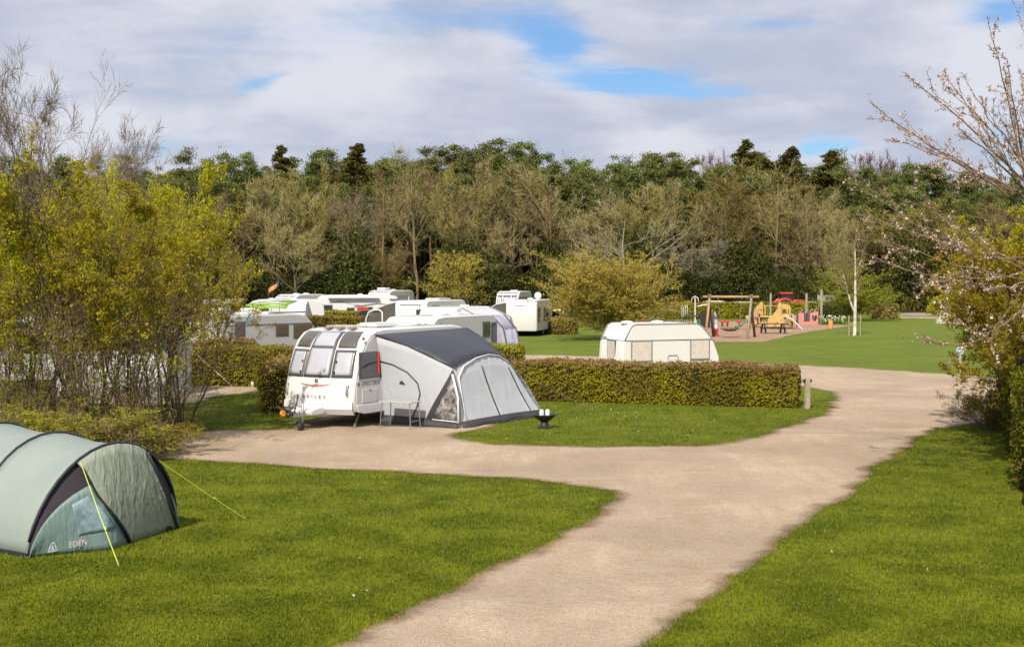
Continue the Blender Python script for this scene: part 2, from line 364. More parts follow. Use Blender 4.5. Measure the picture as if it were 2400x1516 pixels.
patch_sheet('play_area', [(1470, 790), (1560, 797), (1680, 801), (1780, 801), (1815, 795), (1850, 786), (1900, 777), (1960, 768), (1996, 762), (1990, 757), (1900, 755), (1700, 753), (1560, 753), (1480, 760)], PLAYM, jit=.05, step=1.5, grid=2)
# ---- grass blades over the nearer lawns: one object nobody could count
def grass():
    N = 330000
    u = rng.random(N); Y = 1/(1/13.6-(1/13.6-1/46.)*u)            # denser close to the camera
    X = (rng.random(N)-.5)*2*(.42*Y)
    P = np.stack([X, Y], 1)
    keep = np.ones(N, bool)
    for poly in ROADS[:2]:
        ins = inside(P, poly)
        q = np.zeros(N); idx = np.where(ins)[0]; q[idx] = seg_dist(P[idx], poly)
        keep &= ~(ins & (q > .02+.10*rng.random(N)))
    P = P[keep]; Y = P[:, 1]; n = len(P)
    patch = .6+.4*np.sin(P[:, 0]*1.7+np.sin(P[:, 1]*1.1)*2)*np.sin(P[:, 1]*1.3)
    h = (.006+.015*rng.random(n))*(1+.5*patch)*(1+Y/80); wd = (.005+.004*rng.random(n))*(1+Y/18)
    a = rng.random(n)*6.28; lean = rng.normal(0, .5, (n, 2))*h[:, None]
    dx = np.cos(a)*wd; dy = np.sin(a)*wd
    b = np.zeros((n, 3, 3)); b[:, 0] = np.stack([P[:, 0]-dx, P[:, 1]-dy, np.full(n, -.004)], 1); b[:, 1] = np.stack([P[:, 0]+dx, P[:, 1]+dy, np.full(n, -.004)], 1)
    b[:, 2] = np.stack([P[:, 0]+lean[:, 0], P[:, 1]+lean[:, 1], h], 1)
    m = leafmat('grass_blade', (.105, .135, .010), (.24, .265, .02), (.23, .23, .04), pscale=.9, trans=.4, isl=.15)
    tag(link('grass', npmesh('grass', b.reshape(-1, 3), [np.arange(n*3).reshape(-1, 3)], [m])), 'short green mown grass covering the lawns beside the gravel drive', 'grass', kind='stuff')
grass()
# ================================================================ vegetation kit
def grow(rng, P, R, lv):
    """children of branches P (N,k,3) with radii R (N,k); lv: n, t0, t1, ang, angv, len, lenv, taper_len, up, wob, k, rr"""
    N, k, _ = P.shape; n = lv['n']; M = N*n
    par = np.repeat(np.arange(N), n)
    t = lv['t0']+(lv['t1']-lv['t0'])*((np.tile(np.arange(n), N)+rng.random(M))/n)
    ft = t*(k-1); i0 = np.minimum(ft.astype(int), k-2); fr = (ft-i0)[:, None]
    p0 = P[par, i0]*(1-fr)+P[par, i0+1]*fr; d = P[par, i0+1]-P[par, i0]; d /= np.linalg.norm(d, axis=1, keepdims=True)+1e-9
    pl = np.linalg.norm(np.diff(P, axis=1), axis=2).sum(1)[par]
    r0 = (R[par, i0]*(1-fr[:, 0])+R[par, i0+1]*fr[:, 0])*lv.get('rr', .6)
    rv = rng.normal(size=(M, 3)); rv -= (rv*d).sum(1, keepdims=True)*d; rv /= np.linalg.norm(rv, axis=1, keepdims=True)+1e-9
    ang = np.radians(lv['ang']+lv.get('angv', 10)*rng.normal(size=M))[:, None]
    dr = d*np.cos(ang)+rv*np.sin(ang); dr[:, 2] += lv.get('up', 0); dr *= np.array(lv.get('flat', (1, 1, 1))); dr /= np.linalg.norm(dr, axis=1, keepdims=True)
    L = pl*lv.get('len', 1)*(1-lv.get('taper_len', .5)*t)*(1+lv.get('lenv', .25)*rng.normal(size=M)).clip(.3, 1.8)
    if 'abslen' in lv: L = lv['abslen']*(1+lv.get('lenv', .25)*rng.normal(size=M)).clip(.3, 1.8)*(1-lv.get('taper_len', .3)*t)
    kk = lv.get('k', 4); out = np.zeros((M, kk, 3)); out[:, 0] = p0; cur = dr.copy(); st = (L/(kk-1))[:, None]
    for j in range(1, kk):
        cur = cur+rng.normal(0, lv.get('wob', .15), (M, 3)); cur[:, 2] += lv.get('trop', 0)/(kk-1); cur /= np.linalg.norm(cur, axis=1, keepdims=True)
        out[:, j] = out[:, j-1]+cur*st
    RR = r0[:, None]*np.linspace(1, lv.get('tip', .35), kk)[None]; RR = np.maximum(RR, lv.get('rmin', .003))
    return out, RR
def tubes(P, R, n=4):
    N, k, _ = P.shape; d = np.zeros_like(P); d[:, 1:-1] = P[:, 2:]-P[:, :-2]; d[:, 0] = P[:, 1]-P[:, 0]; d[:, -1] = P[:, -1]-P[:, -2]; d /= np.linalg.norm(d, axis=2, keepdims=True)+1e-9
    ref = np.where(np.abs(d[..., 2:3]) < .9, np.array([0, 0, 1.]), np.array([1., 0, 0])); x = np.cross(d, ref); x /= np.linalg.norm(x, axis=2, keepdims=True)+1e-9; y = np.cross(x, d)
    a = 2*np.pi*np.arange(n)/n; V = P[:, :, None]+R[:, :, None, None]*(np.cos(a)[None, None, :, None]*x[:, :, None]+np.sin(a)[None, None, :, None]*y[:, :, None])
    b = (np.arange(N)*k*n)[:, None, None]; i = (np.arange(k-1)*n)[None, :, None]; j = np.arange(n)[None, None]; j2 = (j+1) % n
    Fq = np.stack(np.broadcast_arrays(b+i+j, b+i+j2, b+i+n+j2, b+i+n+j), -1).reshape(-1, 4)
    return V.reshape(-1, 3), Fq
def ribbons(P, R, rng):
    """flat two-sided blades for the finest twigs: triangles from base to tip"""
    N, k, _ = P.shape; rv = rng.normal(size=(N, 3)); d = P[:, -1]-P[:, 0]; s = np.cross(d, rv); s /= np.linalg.norm(s, axis=1, keepdims=True)+1e-9
    V = np.zeros((N, 2*k, 3)); V[:, 0::2] = P-s[:, None]*R[..., None]; V[:, 1::2] = P+s[:, None]*R[..., None]
    b = (np.arange(N)*2*k)[:, None]; i = (np.arange(k-1)*2)[None]
    Fq = np.stack([b+i, b+i+1, b+i+3, b+i+2], -1).reshape(-1, 4); return V.reshape(-1, 3), Fq
def leaves(C, size, rng, out=None, flat=0.0, aspect=.6, var=.35):
    """a diamond of two triangles per centre"""
    n = len(C); a = rng.normal(size=(n, 3)); a /= np.linalg.norm(a, axis=1, keepdims=True)
    if out is not None: 
        nn = out+rng.normal(0, .7, (n, 3)); nn /= np.linalg.norm(nn, axis=1, keepdims=True)
    else:
        nn = rng.normal(size=(n, 3)); nn[:, 2] += flat; nn /= np.linalg.norm(nn, axis=1, keepdims=True)
    u = np.cross(nn, a); u /= np.linalg.norm(u, axis=1, keepdims=True)+1e-9; v = np.cross(nn, u)
    s = (size*(1+var*rng.normal(size=n)).clip(.4, 1.9))[:, None]
    V = np.stack([C-u*s/2, C-v*s*aspect/2, C+u*s/2, C+v*s*aspect/2], 1)
    return V.reshape(-1, 3), np.arange(4*n).reshape(-1, 4)
class VB:
    def __init__(s): s.V = []; s.F = []; s.M = []; s.n = 0
    def add(s, VF, m=0):
        V, Fq = VF; s.V.append(V); s.F.append(Fq+s.n); s.M.append(np.full(len(Fq), m)); s.n += len(V); return s
    def mesh(s, name, mats): return npmesh(name, np.concatenate(s.V), s.F, mats, s.M)
def along(P, t): 
    k = P.shape[1]; ft = t*(k-1); i = np.minimum(ft.astype(int), k-2); f = (ft-i)[:, None]; r = np.arange(len(P)); return P[r, i]*(1-f)+P[r, i+1]*f
def trunk_poly(h, r, rng, k=8, wob=.02, lean=(0, 0), tip=.3, base=(0, 0, 0)):
    z = np.linspace(0, 1, k); p = np.zeros((1, k, 3)); w_ = np.cumsum(rng.normal(0, wob*h/k, (k, 2)), axis=0); w_[0] = 0
    p[0, :, 0] = base[0]+w_[:, 0]+lean[0]*z*h; p[0, :, 1] = base[1]+w_[:, 1]+lean[1]*z*h; p[0, :, 2] = base[2]+z*h
    R = (r*(1-(1-tip)*z))[None].copy(); R[0, 0] *= 1.35; return p, R
def sel(P, R, mask): return P[mask], R[mask]
BARK = barkmat('grey_bark', (.17, .135, .095), (.085, .07, .045)); BARKP = barkmat('pine_bark', (.20, .105, .055), (.10, .06, .035)); BARKL = barkmat('pale_bark', (.36, .32, .25), (.18, .15, .1))
TWIG = leafmat('tan_twigs', (.33, .26, .135), (.20, .165, .085), (.28, .235, .08), patch=.8, pscale=.25, trans=.0)
TWIGO = leafmat('olive_twigs', (.27, .215, .08), (.175, .14, .055), (.28, .23, .07), patch=.8, pscale=.25, trans=.0)
TWIGG = leafmat('grey_twigs', (.28, .235, .17), (.175, .15, .105), patch=.8, pscale=.4, trans=.0)
PINE = leafmat('pine_needles', (.06, .085, .026), (.2, .225, .06), (.28, .27, .1), pscale=.35, trans=.15)
SPRUCE = leafmat('spruce_needles', (.075, .07, .018), (.18, .165, .04), pscale=.4, trans=.2)
HOLLY = leafmat('holly_leaves', (.02, .026, .009), (.075, .09, .022), (.15, .155, .05), patch=.7, pscale=.35, trans=.15)
def pine_mesh(seed, h=19.0):
    r = np.random.default_rng(seed); T, TR = trunk_poly(h, .27, r, 9, .06, tip=.25)
    tr = VB().add(tubes(T, TR, 8))
    L1, R1 = grow(r, T, TR, dict(n=19, t0=.5, t1=.99, ang=66, angv=16, len=.27, lenv=.4, taper_len=.5, up=.25, wob=.14, k=6, rr=.42, trop=.25))
    cr = VB().add(tubes(L1, R1, 4), 0)
    L2, R2 = grow(r, L1, R1, dict(n=5, t0=.3, t1=1, ang=45, angv=15, len=.42, up=.2, wob=.15, k=4, rr=.5, flat=(1, 1, .7)))
    cr.add(ribbons(L2, R2, r), 0)
    E = np.concatenate([L1[:, -1], L2[:, -1]]); n = 150          # flattish needle clumps on the branch ends
    C = np.repeat(E, n, 0); o = r.normal(size=(len(C), 3))*np.array([.6, .6, .24]); rr_ = (r.random(len(E))*.7+.45).repeat(n)[:, None]
    cr.add(leaves(C+o*rr_, .27, r, flat=.8, aspect=.42), 1)
    return tr.mesh('pine_trunk', [BARKP]), cr.mesh('pine_crown', [BARKP, PINE])
def spruce_mesh(seed, h=18.0):
    r = np.random.default_rng(seed); T, TR = trunk_poly(h, .22, r, 9, .01, tip=.06)
    L1, R1 = grow(r, T, TR, dict(n=130, t0=.12, t1=.995, ang=88, angv=8, len=.33, taper_len=.95, lenv=.16, up=.0, wob=.06, k=5, rr=.3, trop=-.1))
    cr = VB().add(ribbons(L1, R1, r), 0)
    L2, R2 = grow(r, L1, R1, dict(n=6, t0=.1, t1=1, ang=55, angv=12, len=.4, taper_len=.6, wob=.1, k=3, rr=.5, flat=(1, 1, .5), trop=-.2))
    for A in (L1, L2):
        n = 14; t = r.random(len(A)*n); C = along(np.repeat(A, n, 0), .15+.85*t)+r.normal(0, .1, (len(A)*n, 3))
        cr.add(leaves(C, .22, r, flat=.3), 1)
    return VB().add(tubes(T, TR, 7)).mesh('spruce_trunk', [BARK]), cr.mesh('spruce_crown', [BARK, SPRUCE])
def bare_mesh(seed, h=13.0, twig=TWIG, bark=BARK, spread=1.0, fork=.28, dens=1.15, low=.25, tw=.02, fine=6, budmat=None, rad=.2, nl=13, up1=.35):
    """leafless broadleaf: trunk, rising limbs and a haze of fine twigs in a rounded crown"""
    r = np.random.default_rng(seed); T, TR = trunk_poly(h*.8, rad*h/13, r, 9, .07, tip=.15)
    L1, R1 = grow(r, T, TR, dict(n=nl, t0=low, t1=.98, ang=52*spread, angv=10, len=.8, taper_len=.6, up=up1*.8, wob=.1, k=8, rr=.55, trop=.22, tip=.25))
    L2, R2 = grow(r, L1, R1, dict(n=7, t0=.22, t1=1, ang=38, angv=10, len=.5, taper_len=.5, up=.18, wob=.12, k=6, rr=.5, trop=.25))
    L3, R3 = grow(r, L2, R2, dict(n=int(7*dens), t0=.15, t1=1, ang=38, angv=12, len=.52, taper_len=.4, up=.12, wob=.14, k=4, rr=.5, rmin=tw*.7, trop=.15))
    L4, R4 = grow(r, L3, R3, dict(n=fine, t0=.1, t1=1, ang=36, angv=14, abslen=h*.055, up=.1, wob=.16, k=3, rr=.55, rmin=tw*.5, tip=.3))
    tr = VB().add(tubes(T, TR, 8)).add(tubes(L1, R1, 6))
    cr = VB().add(tubes(L2, R2, 4), 0).add(ribbons(L3, R3, r), 1).add(ribbons(L4, R4*0+np.linspace(tw, tw*.4, 3)[None], r), 1)
    ms = [bark, twig]
    if budmat:
        n = 2; C = along(np.repeat(L4, n, 0), r.random(len(L4)*n)); cr.add(leaves(C, h*.006, r), 2); ms.append(budmat)
    return tr.mesh('bare_trunk', [bark]), cr.mesh('bare_crown', ms)
def bush_mesh(seed, rx, ry, h, mat, size=.22, n=5200, lobes=12, tw=BARK, z0=.1):
    """evergreen bush: leaf sprays on many overlapping lobes, uneven outline"""
    r = np.random.default_rng(seed); cr = VB(); C = []; O = []
    S = []
    for i in range(lobes):
        a = r.random()*6.28; q = r.random()**.6; c = np.array([math.cos(a)*q*rx*.62, math.sin(a)*q*ry*.62, h*(.25+.55*r.random()*(1-.5*q))]); s = (.26+.2*r.random())
        m = int(n/lobes); d = r.normal(size=(m, 3)); d /= np.linalg.norm(d, axis=1, keepdims=True); rad = (1-.35*r.random(m)**2)*(1+.18*np.sin(d[:, 0]*7+i)*np.sin(d[:, 2]*6+i*2))
        p = c+d*rad[:, None]*np.array([rx*s*1.35, ry*s*1.35, h*s*1.05]); k = p[:, 2] > z0; C.append(p[k]); O.append(d[k]); S.append(c)
    C = np.concatenate(C); O = np.concatenate(O)
    T = np.zeros((lobes, 4, 3)); S = np.array(S); T[:, 3] = S; T[:, 0, :2] = r.normal(0, .15, (lobes, 2)); T[:, 1] = T[:, 0]*.6+S*np.array([.25, .25, .4]); T[:, 2] = S*np.array([.6, .6, .75])
    R = np.ones((lobes, 4))*np.linspace(.09, .03, 4)[None]*h/5
    cr.add(leaves(C, size, r, out=O), 0)
    return VB().add(tubes(T, R, 5)).mesh('bush_stems', [tw]), cr.mesh('bush_crown', [mat])
def dims(meshes):
    me = meshes[1]; n = len(me.vertices); a = np.empty(n*3, np.float32); me.vertices.foreach_get('co', a); a = a.reshape(-1, 3)
    return float(np.percentile(a[:, 2], 99.7)), float(np.percentile(np.abs(a[:, 0]), 95))
def plant(name, meshes, loc, s=(1, 1, 1), rz=0.0, label='', cat='tree', group=None, parts=('trunk', 'crown')):
    t = thing(name, label, cat, loc, rz, group); t.scale = s
    for pn, me in zip(parts, meshes): link(pn, me, t)
    return t
# ================================================================ the wood behind the site
R0 = random.Random(11)
PINES = [pine_mesh(i) for i in range(5)]; SPR = [spruce_mesh(40+i) for i in range(2)]
BARES = [bare_mesh(60, 13, TWIG, spread=1.15, low=.2), bare_mesh(61, 13, TWIGO, spread=1.05, low=.22), bare_mesh(62, 13, TWIG, spread=1.25, low=.26), bare_mesh(63, 13, TWIGO, spread=1.0, low=.3), bare_mesh(64, 13, TWIGG, spread=1.15, low=.22), bare_mesh(65, 13, TWIGO, spread=1.2, low=.18, nl=16)]
HOL = [bush_mesh(80+i, 3.2, 2.6, 6.0, HOLLY, .19, 7600, 14) for i in range(3)]
SKY = [(-80, 350), (360, 372), (430, 350), (500, 352), (570, 350), (625, 378), (660, 345), (705, 385), (750, 345), (830, 340), (900, 355), (1000, 347), (1100, 340), (1200, 318), (1260, 335), (1320, 370), (1370, 350), (1450, 343), (1520, 345), (1600, 343), (1645, 378), (1750, 335), (1800, 360), (1850, 347), (1885, 385), (1940, 358), (2000, 372), (2100, 366), (2200, 376), (2300, 385), (2500, 400)]
def skyrow(px): return float(np.interp(px, [a for a, _ in SKY], [b for _, b in SKY]))
LM = [(0, 'above the left thicket'), (620, 'above the orange flag'), (760, 'over the striped motorhome'), (930, 'over the dark awning'), (1080, 'above the small yellow tree'), (1210, 'above the far twin caravans'), (1440, 'over the round yellow bush'), (1600, 'above the climbing frame'), (1710, 'over the basket swing'), (1860, 'above the red tractor'), (2010, 'over the staked birch'), (2200, 'behind the cherry blossom')]
def where(px):
    s = LM[0][1]
    for a, b in LM:
        if abs(px-a) < abs(px-[q for q, c in LM if c == s][0]): s = b
    return s
def wood_pine(px, Y, top, kind='pine', lab=None, group='pines along the top of the wood'):
    x = (px-CX)/F*Y; z = gz(x, Y); hh = H+(YH-top)*Y/F-z
    src = PINES if kind == 'pine' else SPR
    me = R0.choice(src); s = hh/dims(me)[0]
    sw = s*R0.uniform(.85, 1.1) if kind == 'pine' else s*R0.uniform(1.3, 1.7)
    return plant('pine_tree' if kind == 'pine' else 'spruce_tree', me, (x, Y, z-.1), (sw, sw, s), R0.uniform(0, 6.28), lab, 'tree', group)
px = -60
while px < 2460:                                    # front line of tall pines makes the skyline
    px += R0.uniform(34, 62)
    Y = R0.uniform(183, 196)
    wood_pine(px, Y, skyrow(px)+R0.uniform(-8, 34), lab='tall green pine on the skyline, '+where(px))
for row, (Y0, dt, stp) in enumerate(((172, 60, 75), (205, 22, 60))):
    px = -60
    while px < 2460:
        px += R0.uniform(.7*stp, 1.3*stp)
        wood_pine(px, Y0+R0.uniform(-4, 4), skyrow(px)+dt+R0.uniform(-12, 40), lab=('shorter pine inside the wood, ' if row == 0 else 'far pine behind the skyline pines, ')+where(px), group='lower pines inside the wood')
for px, top, Y, lb in ((662, 343, 190, 'thin dark spruce tip poking over the skyline above the orange flag'), (835, 338, 178, 'brownish green pointed spruce on the skyline left of the wood centre'), (1750, 330, 182, 'broad dark pointed spruce, tallest tip right of the skyline gap'), (1850, 346, 176, 'pointed spruce with a bare white stem, above the climbing train'), (1800, 372, 175, 'lower pointed spruce between the two taller ones above the swing'), (1942, 356, 186, 'small pointed spruce top against the blue patch of sky')):
    wood_pine(px, Y, top, 'spruce', lb, 'pointed spruces of the wood')
# leafless broadleaf trees in front of the pines: (column, top row, crown half width px, distance, mesh, label)
BT = [(455, 452, 75, 160, 2), (565, 440, 80, 163, 1), (640, 392, 80, 158, 0), (735, 385, 85, 160, 1), (820, 440, 70, 156, 4), (880, 470, 85, 158, 2), (965, 400, 90, 162, 0), (1075, 385, 100, 157, 1), (1200, 372, 100, 160, 0), (1265, 440, 60, 164, 2), (1400, 470, 80, 162, 3), (1500, 440, 85, 160, 2), (1570, 415, 90, 163, 0), (1690, 385, 110, 158, 1), (1790, 430, 70, 165, 3), (1850, 470, 75, 160, 4), (1920, 440, 75, 158, 2), (2010, 490, 70, 164, 0), (2110, 470, 90, 160, 3), (2210, 480, 90, 158, 2), (2320, 480, 95, 160, 0), (2420, 480, 90, 160, 1), (350, 450, 90, 160, 0), (240, 440, 90, 158, 2), (120, 450, 95, 160, 1), (0, 460, 100, 160, 0), (700, 520, 75, 150, 2), (900, 560, 70, 150, 0), (1350, 560, 70, 152, 1), (1650, 560, 80, 152, 4), (1900, 560, 70, 150, 2), (500, 560, 70, 152, 0), (1170, 520, 60, 154, 2)]
adj = ['wide rounded', 'tan', 'olive brown', 'slender', 'fine twigged', 'broad', 'pale brown']
for i, (px, top, hw, Y, k) in enumerate(BT):
    x = (px-CX)/F*Y; z = gz(x, Y); hh = H+(YH-top)*Y/F-z; k = (k, 5)[i % 4 == 3]; zd, rd = dims(BARES[k]); s = hh/zd; wx = hw*Y/F/rd*1.12
    side = 'wood edge' if top < 500 else 'wood foot'
    plant('bare_tree', BARES[k], (x, Y, z-.1), (wx, wx, s), R0.uniform(0, 6.28), '%s leafless tree at the %s, %s' % (adj[i % 7], side, where(px)), 'tree', 'leafless trees along the edge of the wood')
# reddish birches on the skyline
BIR = bare_mesh(66, 13, leafmat('red_twigs', (.19, .105, .08), (.13, .075, .06), trans=0), BARKL, spread=.7, dens=1.2)
for px, top, hw, Y, lb in ((2045, 355, 45, 200, 'reddish brown leafless birch crown on the skyline right of the spruces'), (2100, 372, 40, 200, 'smaller reddish leafless crown on the skyline beside the larger one'), (1670, 355, 35, 205, 'pale grey leafless crown showing in the gap of the skyline')):
    x = (px-CX)/F*Y; z = gz(x, Y); plant('birch_tree', BIR, (x, Y, z), (hw*Y/F/dims(BIR)[1],)*2+((H+(YH-top)*Y/F-z)/dims(BIR)[0],), 1.0, lb, 'tree')
# dark evergreens below them
for i in range(46):
    px = -40+i*55+R0.uniform(-18, 18); Y = R0.choice((151, 154, 158, 166)); top = R0.uniform(585, 650) if i % 4 else R0.uniform(530, 575)
    x = (px-CX)/F*Y; z = gz(x, Y); s = (H+(YH-top)*Y/F-z)/5.6
    plant('holly_bush', HOL[i % 3], (x, Y, z-.1), (R0.uniform(.9, 1.5)*max(1, s*.75),)*2+(s,), R0.uniform(0, 6.28), 'dark evergreen bush at the wood edge, '+where(px), 'bush', 'dark evergreen bushes under the wood', ('stems', 'crown'))
# back of the wood: a far mass of dark needles and trunks nobody could count
def far_mass():
    r = np.random.default_rng(3); n = 75000; X = r.uniform(-110, 110, n); Y = r.uniform(208, 225, n); Z = 1.5+r.random(n)*14
    clump = np.sin(X*.9)*np.sin(X*.37+2)+.5*np.sin(Z*1.3+X); C = np.stack([X, Y, Z], 1)[(clump > -.9) | (Z < 11)]
    vb = VB().add(leaves(C, 1.15, r, flat=.3, aspect=.8), 0)
    T = np.zeros((150, 3, 3)); T[:, :, 0] = r.uniform(-110, 110, 150)[:, None]; T[:, :, 1] = r.uniform(200, 220, 150)[:, None]; T[:, :, 2] = np.linspace(3, 20, 3)[None]
    vb.add(tubes(T, np.full((150, 3), .22), 5), 1)
    tag(link('far_wood', vb.mesh('far_wood', [PINE, BARKP])), 'dark inner mass of the wood seen between the trees', 'wood', kind='stuff')
far_mass()
LITTER = principled('leaf_litter', (.06, .045, .025), .95, spec=.1, noise=1, nscale=2, col2=(.03, .035, .012), bump=.6, bscale=9)
me = bpy.data.meshes.new('woodland_floor'); pts = [(-130, 147), (-60, 149), (0, 147.5), (60, 149), (130, 147), (130, 240), (-130, 240)]
NXX = 40; vs = []; fs = []
for j in range(20):
    for i in range(NXX): 
        x = -130+260*i/(NXX-1); y = 147+(93*j/19)+(1.2*math.sin(i*1.7) if j == 0 else 0); vs.append((x, y, gz(x, y)+.03))
fs = [(j*NXX+i, j*NXX+i+1, (j+1)*NXX+i+1, (j+1)*NXX+i) for j in range(19) for i in range(NXX-1)]
me.from_pydata(vs, [], fs); me.materials.append(LITTER); tag(link('woodland_floor', me), kind='structure')
# ivy clad trunks and pale trunks standing out in front of the dark
def lone_trunk(px, ybase, ytop, Y, r, mat, label, lean=0.0, ivy=False, seed=1):
    rr = np.random.default_rng(seed); x = (px-CX)/F*Y; z = gz(x, Y); h = H+(YH-ytop)*Y/F-z
    T, TR = trunk_poly(h, r, rr, 9, .06, lean=(lean, 0), tip=.5)
    L1, R1 = grow(rr, T, TR, dict(n=16, t0=.5, t1=1, ang=42, len=.42, up=.3, wob=.12, k=6, rr=.5, trop=.3)); L2, R2 = grow(rr, L1, R1, dict(n=8, t0=.2, t1=1, ang=38, len=.5, up=.15, wob=.15, k=4, rr=.5)); L3, R3 = grow(rr, L2, R2, dict(n=8, t0=.1, t1=1, ang=38, len=.5, up=.1, wob=.15, k=3, rr=.5, rmin=.012))
    tv = VB().add(tubes(T, TR, 8)); cv_ = VB().add(tubes(L1, R1, 4)).add(ribbons(L2, np.maximum(R2, .015), rr), 1).add(ribbons(L3, R3, rr), 1); ms = [mat, TWIG]
    if ivy:
        n = 900; t = rr.random(n)**1.2*.55; C = along(np.repeat(T, n, 0), t)+rr.normal(0, r*1.3, (n, 3)); cv_.add(leaves(C, .2, rr), 2); ms.append(HOLLY)
    t = thing('woodland_tree', label, 'tree', (x, Y, z)); link('trunk', tv.mesh('trunk', [mat]), t); link('crown', cv_.mesh('crown', ms), t)
TRB = barkmat('olive_bark', (.23, .18, .095), (.12, .1, .05))
lone_trunk(975, 700, 420, 150, .17, TRB, 'straight pale brown trunk at the wood edge right of the striped motorhome', -.02, seed=3)
lone_trunk(825, 700, 520, 150, .16, TRB, 'crooked ivy clad tree in front of the dark wood, left of the far caravan', -.05, True, 4)
lone_trunk(893, 700, 440, 152, .15, TRB, 'reddish slim trunk at the wood edge behind the striped motorhome', .03, seed=5)
lone_trunk(1290, 700, 440, 155, .15, BARKP, 'slim reddish pine trunk between the wood and the round yellow bush', .0, seed=6)
lone_trunk(1815, 700, 430, 150, .15, TRB, 'slender wood edge tree behind the climbing train', .04, True, 7)
lone_trunk(1905, 700, 480, 151, .15, TRB, 'grey trunk at the wood edge right of the tractor', -.03, True, 8)
lone_trunk(1075, 640, 500, 153, .2, TRB, 'forked tree with many rising limbs above the small yellow green tree', .0, seed=9)
# pale limbed bare tree left of the playground
PB = bare_mesh(70, 13, leafmat('pale_twigs', (.34, .29, .2), (.22, .19, .12), trans=0), BARKL, spread=1.15, low=.12, tw=.012, dens=.7, rad=.15, nl=15, fine=3)
p = XY(1450, 128); plant('pale_tree', PB, (p.x, p.y, 0), (1.25, 1.25, (H+(YH-440)*128/F)/dims(PB)[0]), .6, 'pale branched leafless tree spreading above the round yellow bush', 'tree')
# yellow green fine twigged bushes
def willow_mesh(seed, h, rad, mat, n1=42, leaf=.05, nleaf=8, tw=.008, bark=BARK, z1=.1, stem=False, shape=.9):
    r = np.random.default_rng(seed)
    if stem: T, TR = trunk_poly(h*.8, .07*h/5, r, 6, .03, tip=.3)
    else:
        k = 9; T = np.zeros((k, 6, 3)); a = r.random(k)*6.28; q = np.linspace(0, 1, 6)[None]; rr = (rad*.35*r.random(k))[:, None]
        T[:, :, 0] = np.cos(a)[:, None]*(rr*q**.8+.15); T[:, :, 1] = np.sin(a)[:, None]*(rr*q**.8+.15); T[:, :, 2] = q*h*.62; T[:, 1:] += r.normal(0, .05*h/5, (k, 5, 3)); TR = np.full((k, 1), .045*h/5)*np.linspace(1, .4, 6)[None]
    m = max(4, int(n1/len(T)))
    L1, R1 = grow(r, T, TR, dict(n=m, t0=z1, t1=1, ang=58, angv=14, abslen=rad*shape, taper_len=.35, up=.2, wob=.1, k=6, rr=.5, trop=.15, rmin=tw))
    L2, R2 = grow(r, L1, R1, dict(n=9, t0=.1, t1=1, ang=34, angv=12, len=.42, taper_len=.45, up=.12, wob=.12, k=4, rr=.5, rmin=tw*.7))
    L3, R3 = grow(r, L2, R2, dict(n=6, t0=.1, t1=1, ang=34, angv=12, len=.5, taper_len=.3, up=.12, wob=.14, k=3, rr=.5, rmin=tw*.5))
    tr = VB().add(tubes(T, TR, 6)); cr = VB().add(tubes(L1, R1, 3)).add(ribbons(L2, R2, r)).add(ribbons(L3, R3, r))
    C = along(np.repeat(L3, nleaf, 0), r.random(len(L3)*nleaf))+r.normal(0, leaf*.6, (len(L3)*nleaf, 3)); cr.add(leaves(C, leaf, r), 1)
    return tr.mesh('shrub_stems', [bark]), cr.mesh('shrub_crown', [bark, mat])
YTW = leafmat('yellow_buds', (.5, .42, .06), (.38, .34, .06), (.55, .45, .12), patch=.8, pscale=.3, trans=.25)
YGR = leafmat('yellow_green_buds', (.32, .33, .03), (.2, .25, .03), (.38, .34, .06), patch=.8, pscale=.3, trans=.3)
W1 = willow_mesh(90, 6.0, 3.4, YTW, 170, .085, 7, .009, barkmat('brown_twig', (.42, .34, .14), (.3, .24, .1)), shape=.95); W2 = willow_mesh(91, 5.5, 2.6, YTW, 60, .1, 5, .011, stem=True, shape=1.0); W3 = willow_mesh(92, 5.5, 3.0, YGR, 80, .1, 6, .01, z1=.05)
p = G(1440, 797); plant('yellow_bush', W1, p, ((122*p.y/F)/dims(W1)[1],)*2+((H+(YH-592)*p.y/F)/dims(W1)[0],), .3, 'large round yellow twigged bush on the lawn left of the old white caravan', 'bush', None, ('stems', 'crown'))
p = XY(1073, 128); plant('young_tree', W2, p, ((60*128/F)/dims(W2)[1],)*2+((H+(YH-592)*128/F)/dims(W2)[0],), 1.3, 'small yellow green tree in front of the dark wood, left of the two far caravans', 'tree')
p = G(2000, 752); plant('green_bush', W3, p, ((72*p.y/F)/dims(W3)[1],)*2+((H+(YH-608)*p.y/F)/dims(W3)[0],), .9, 'round fresh green bush behind the staked birch', 'bush', None, ('stems', 'crown'))
p = G(1975, 748); plant('twiggy_tree', bare_mesh(77, 13, TWIG, spread=.5, low=.15), (p.x, p.y+4, 0), (.55, .55, (H+(YH-540)*p.y/F)/12.6), .9, 'upright twiggy leafless tree rising from the fresh green bush', 'tree')
p = XY(1822, 146); plant('leafy_shrub', HOL[0], p, (.7, .7, .8), .3, 'olive shrub left of the red tractor', 'bush', None, ('stems', 'crown'))
p = XY(1893, 147); plant('leafy_shrub', HOL[1], p, (.6, .6, .85), .3, 'small olive shrub right of the red tractor', 'bush', None, ('stems', 'crown'))
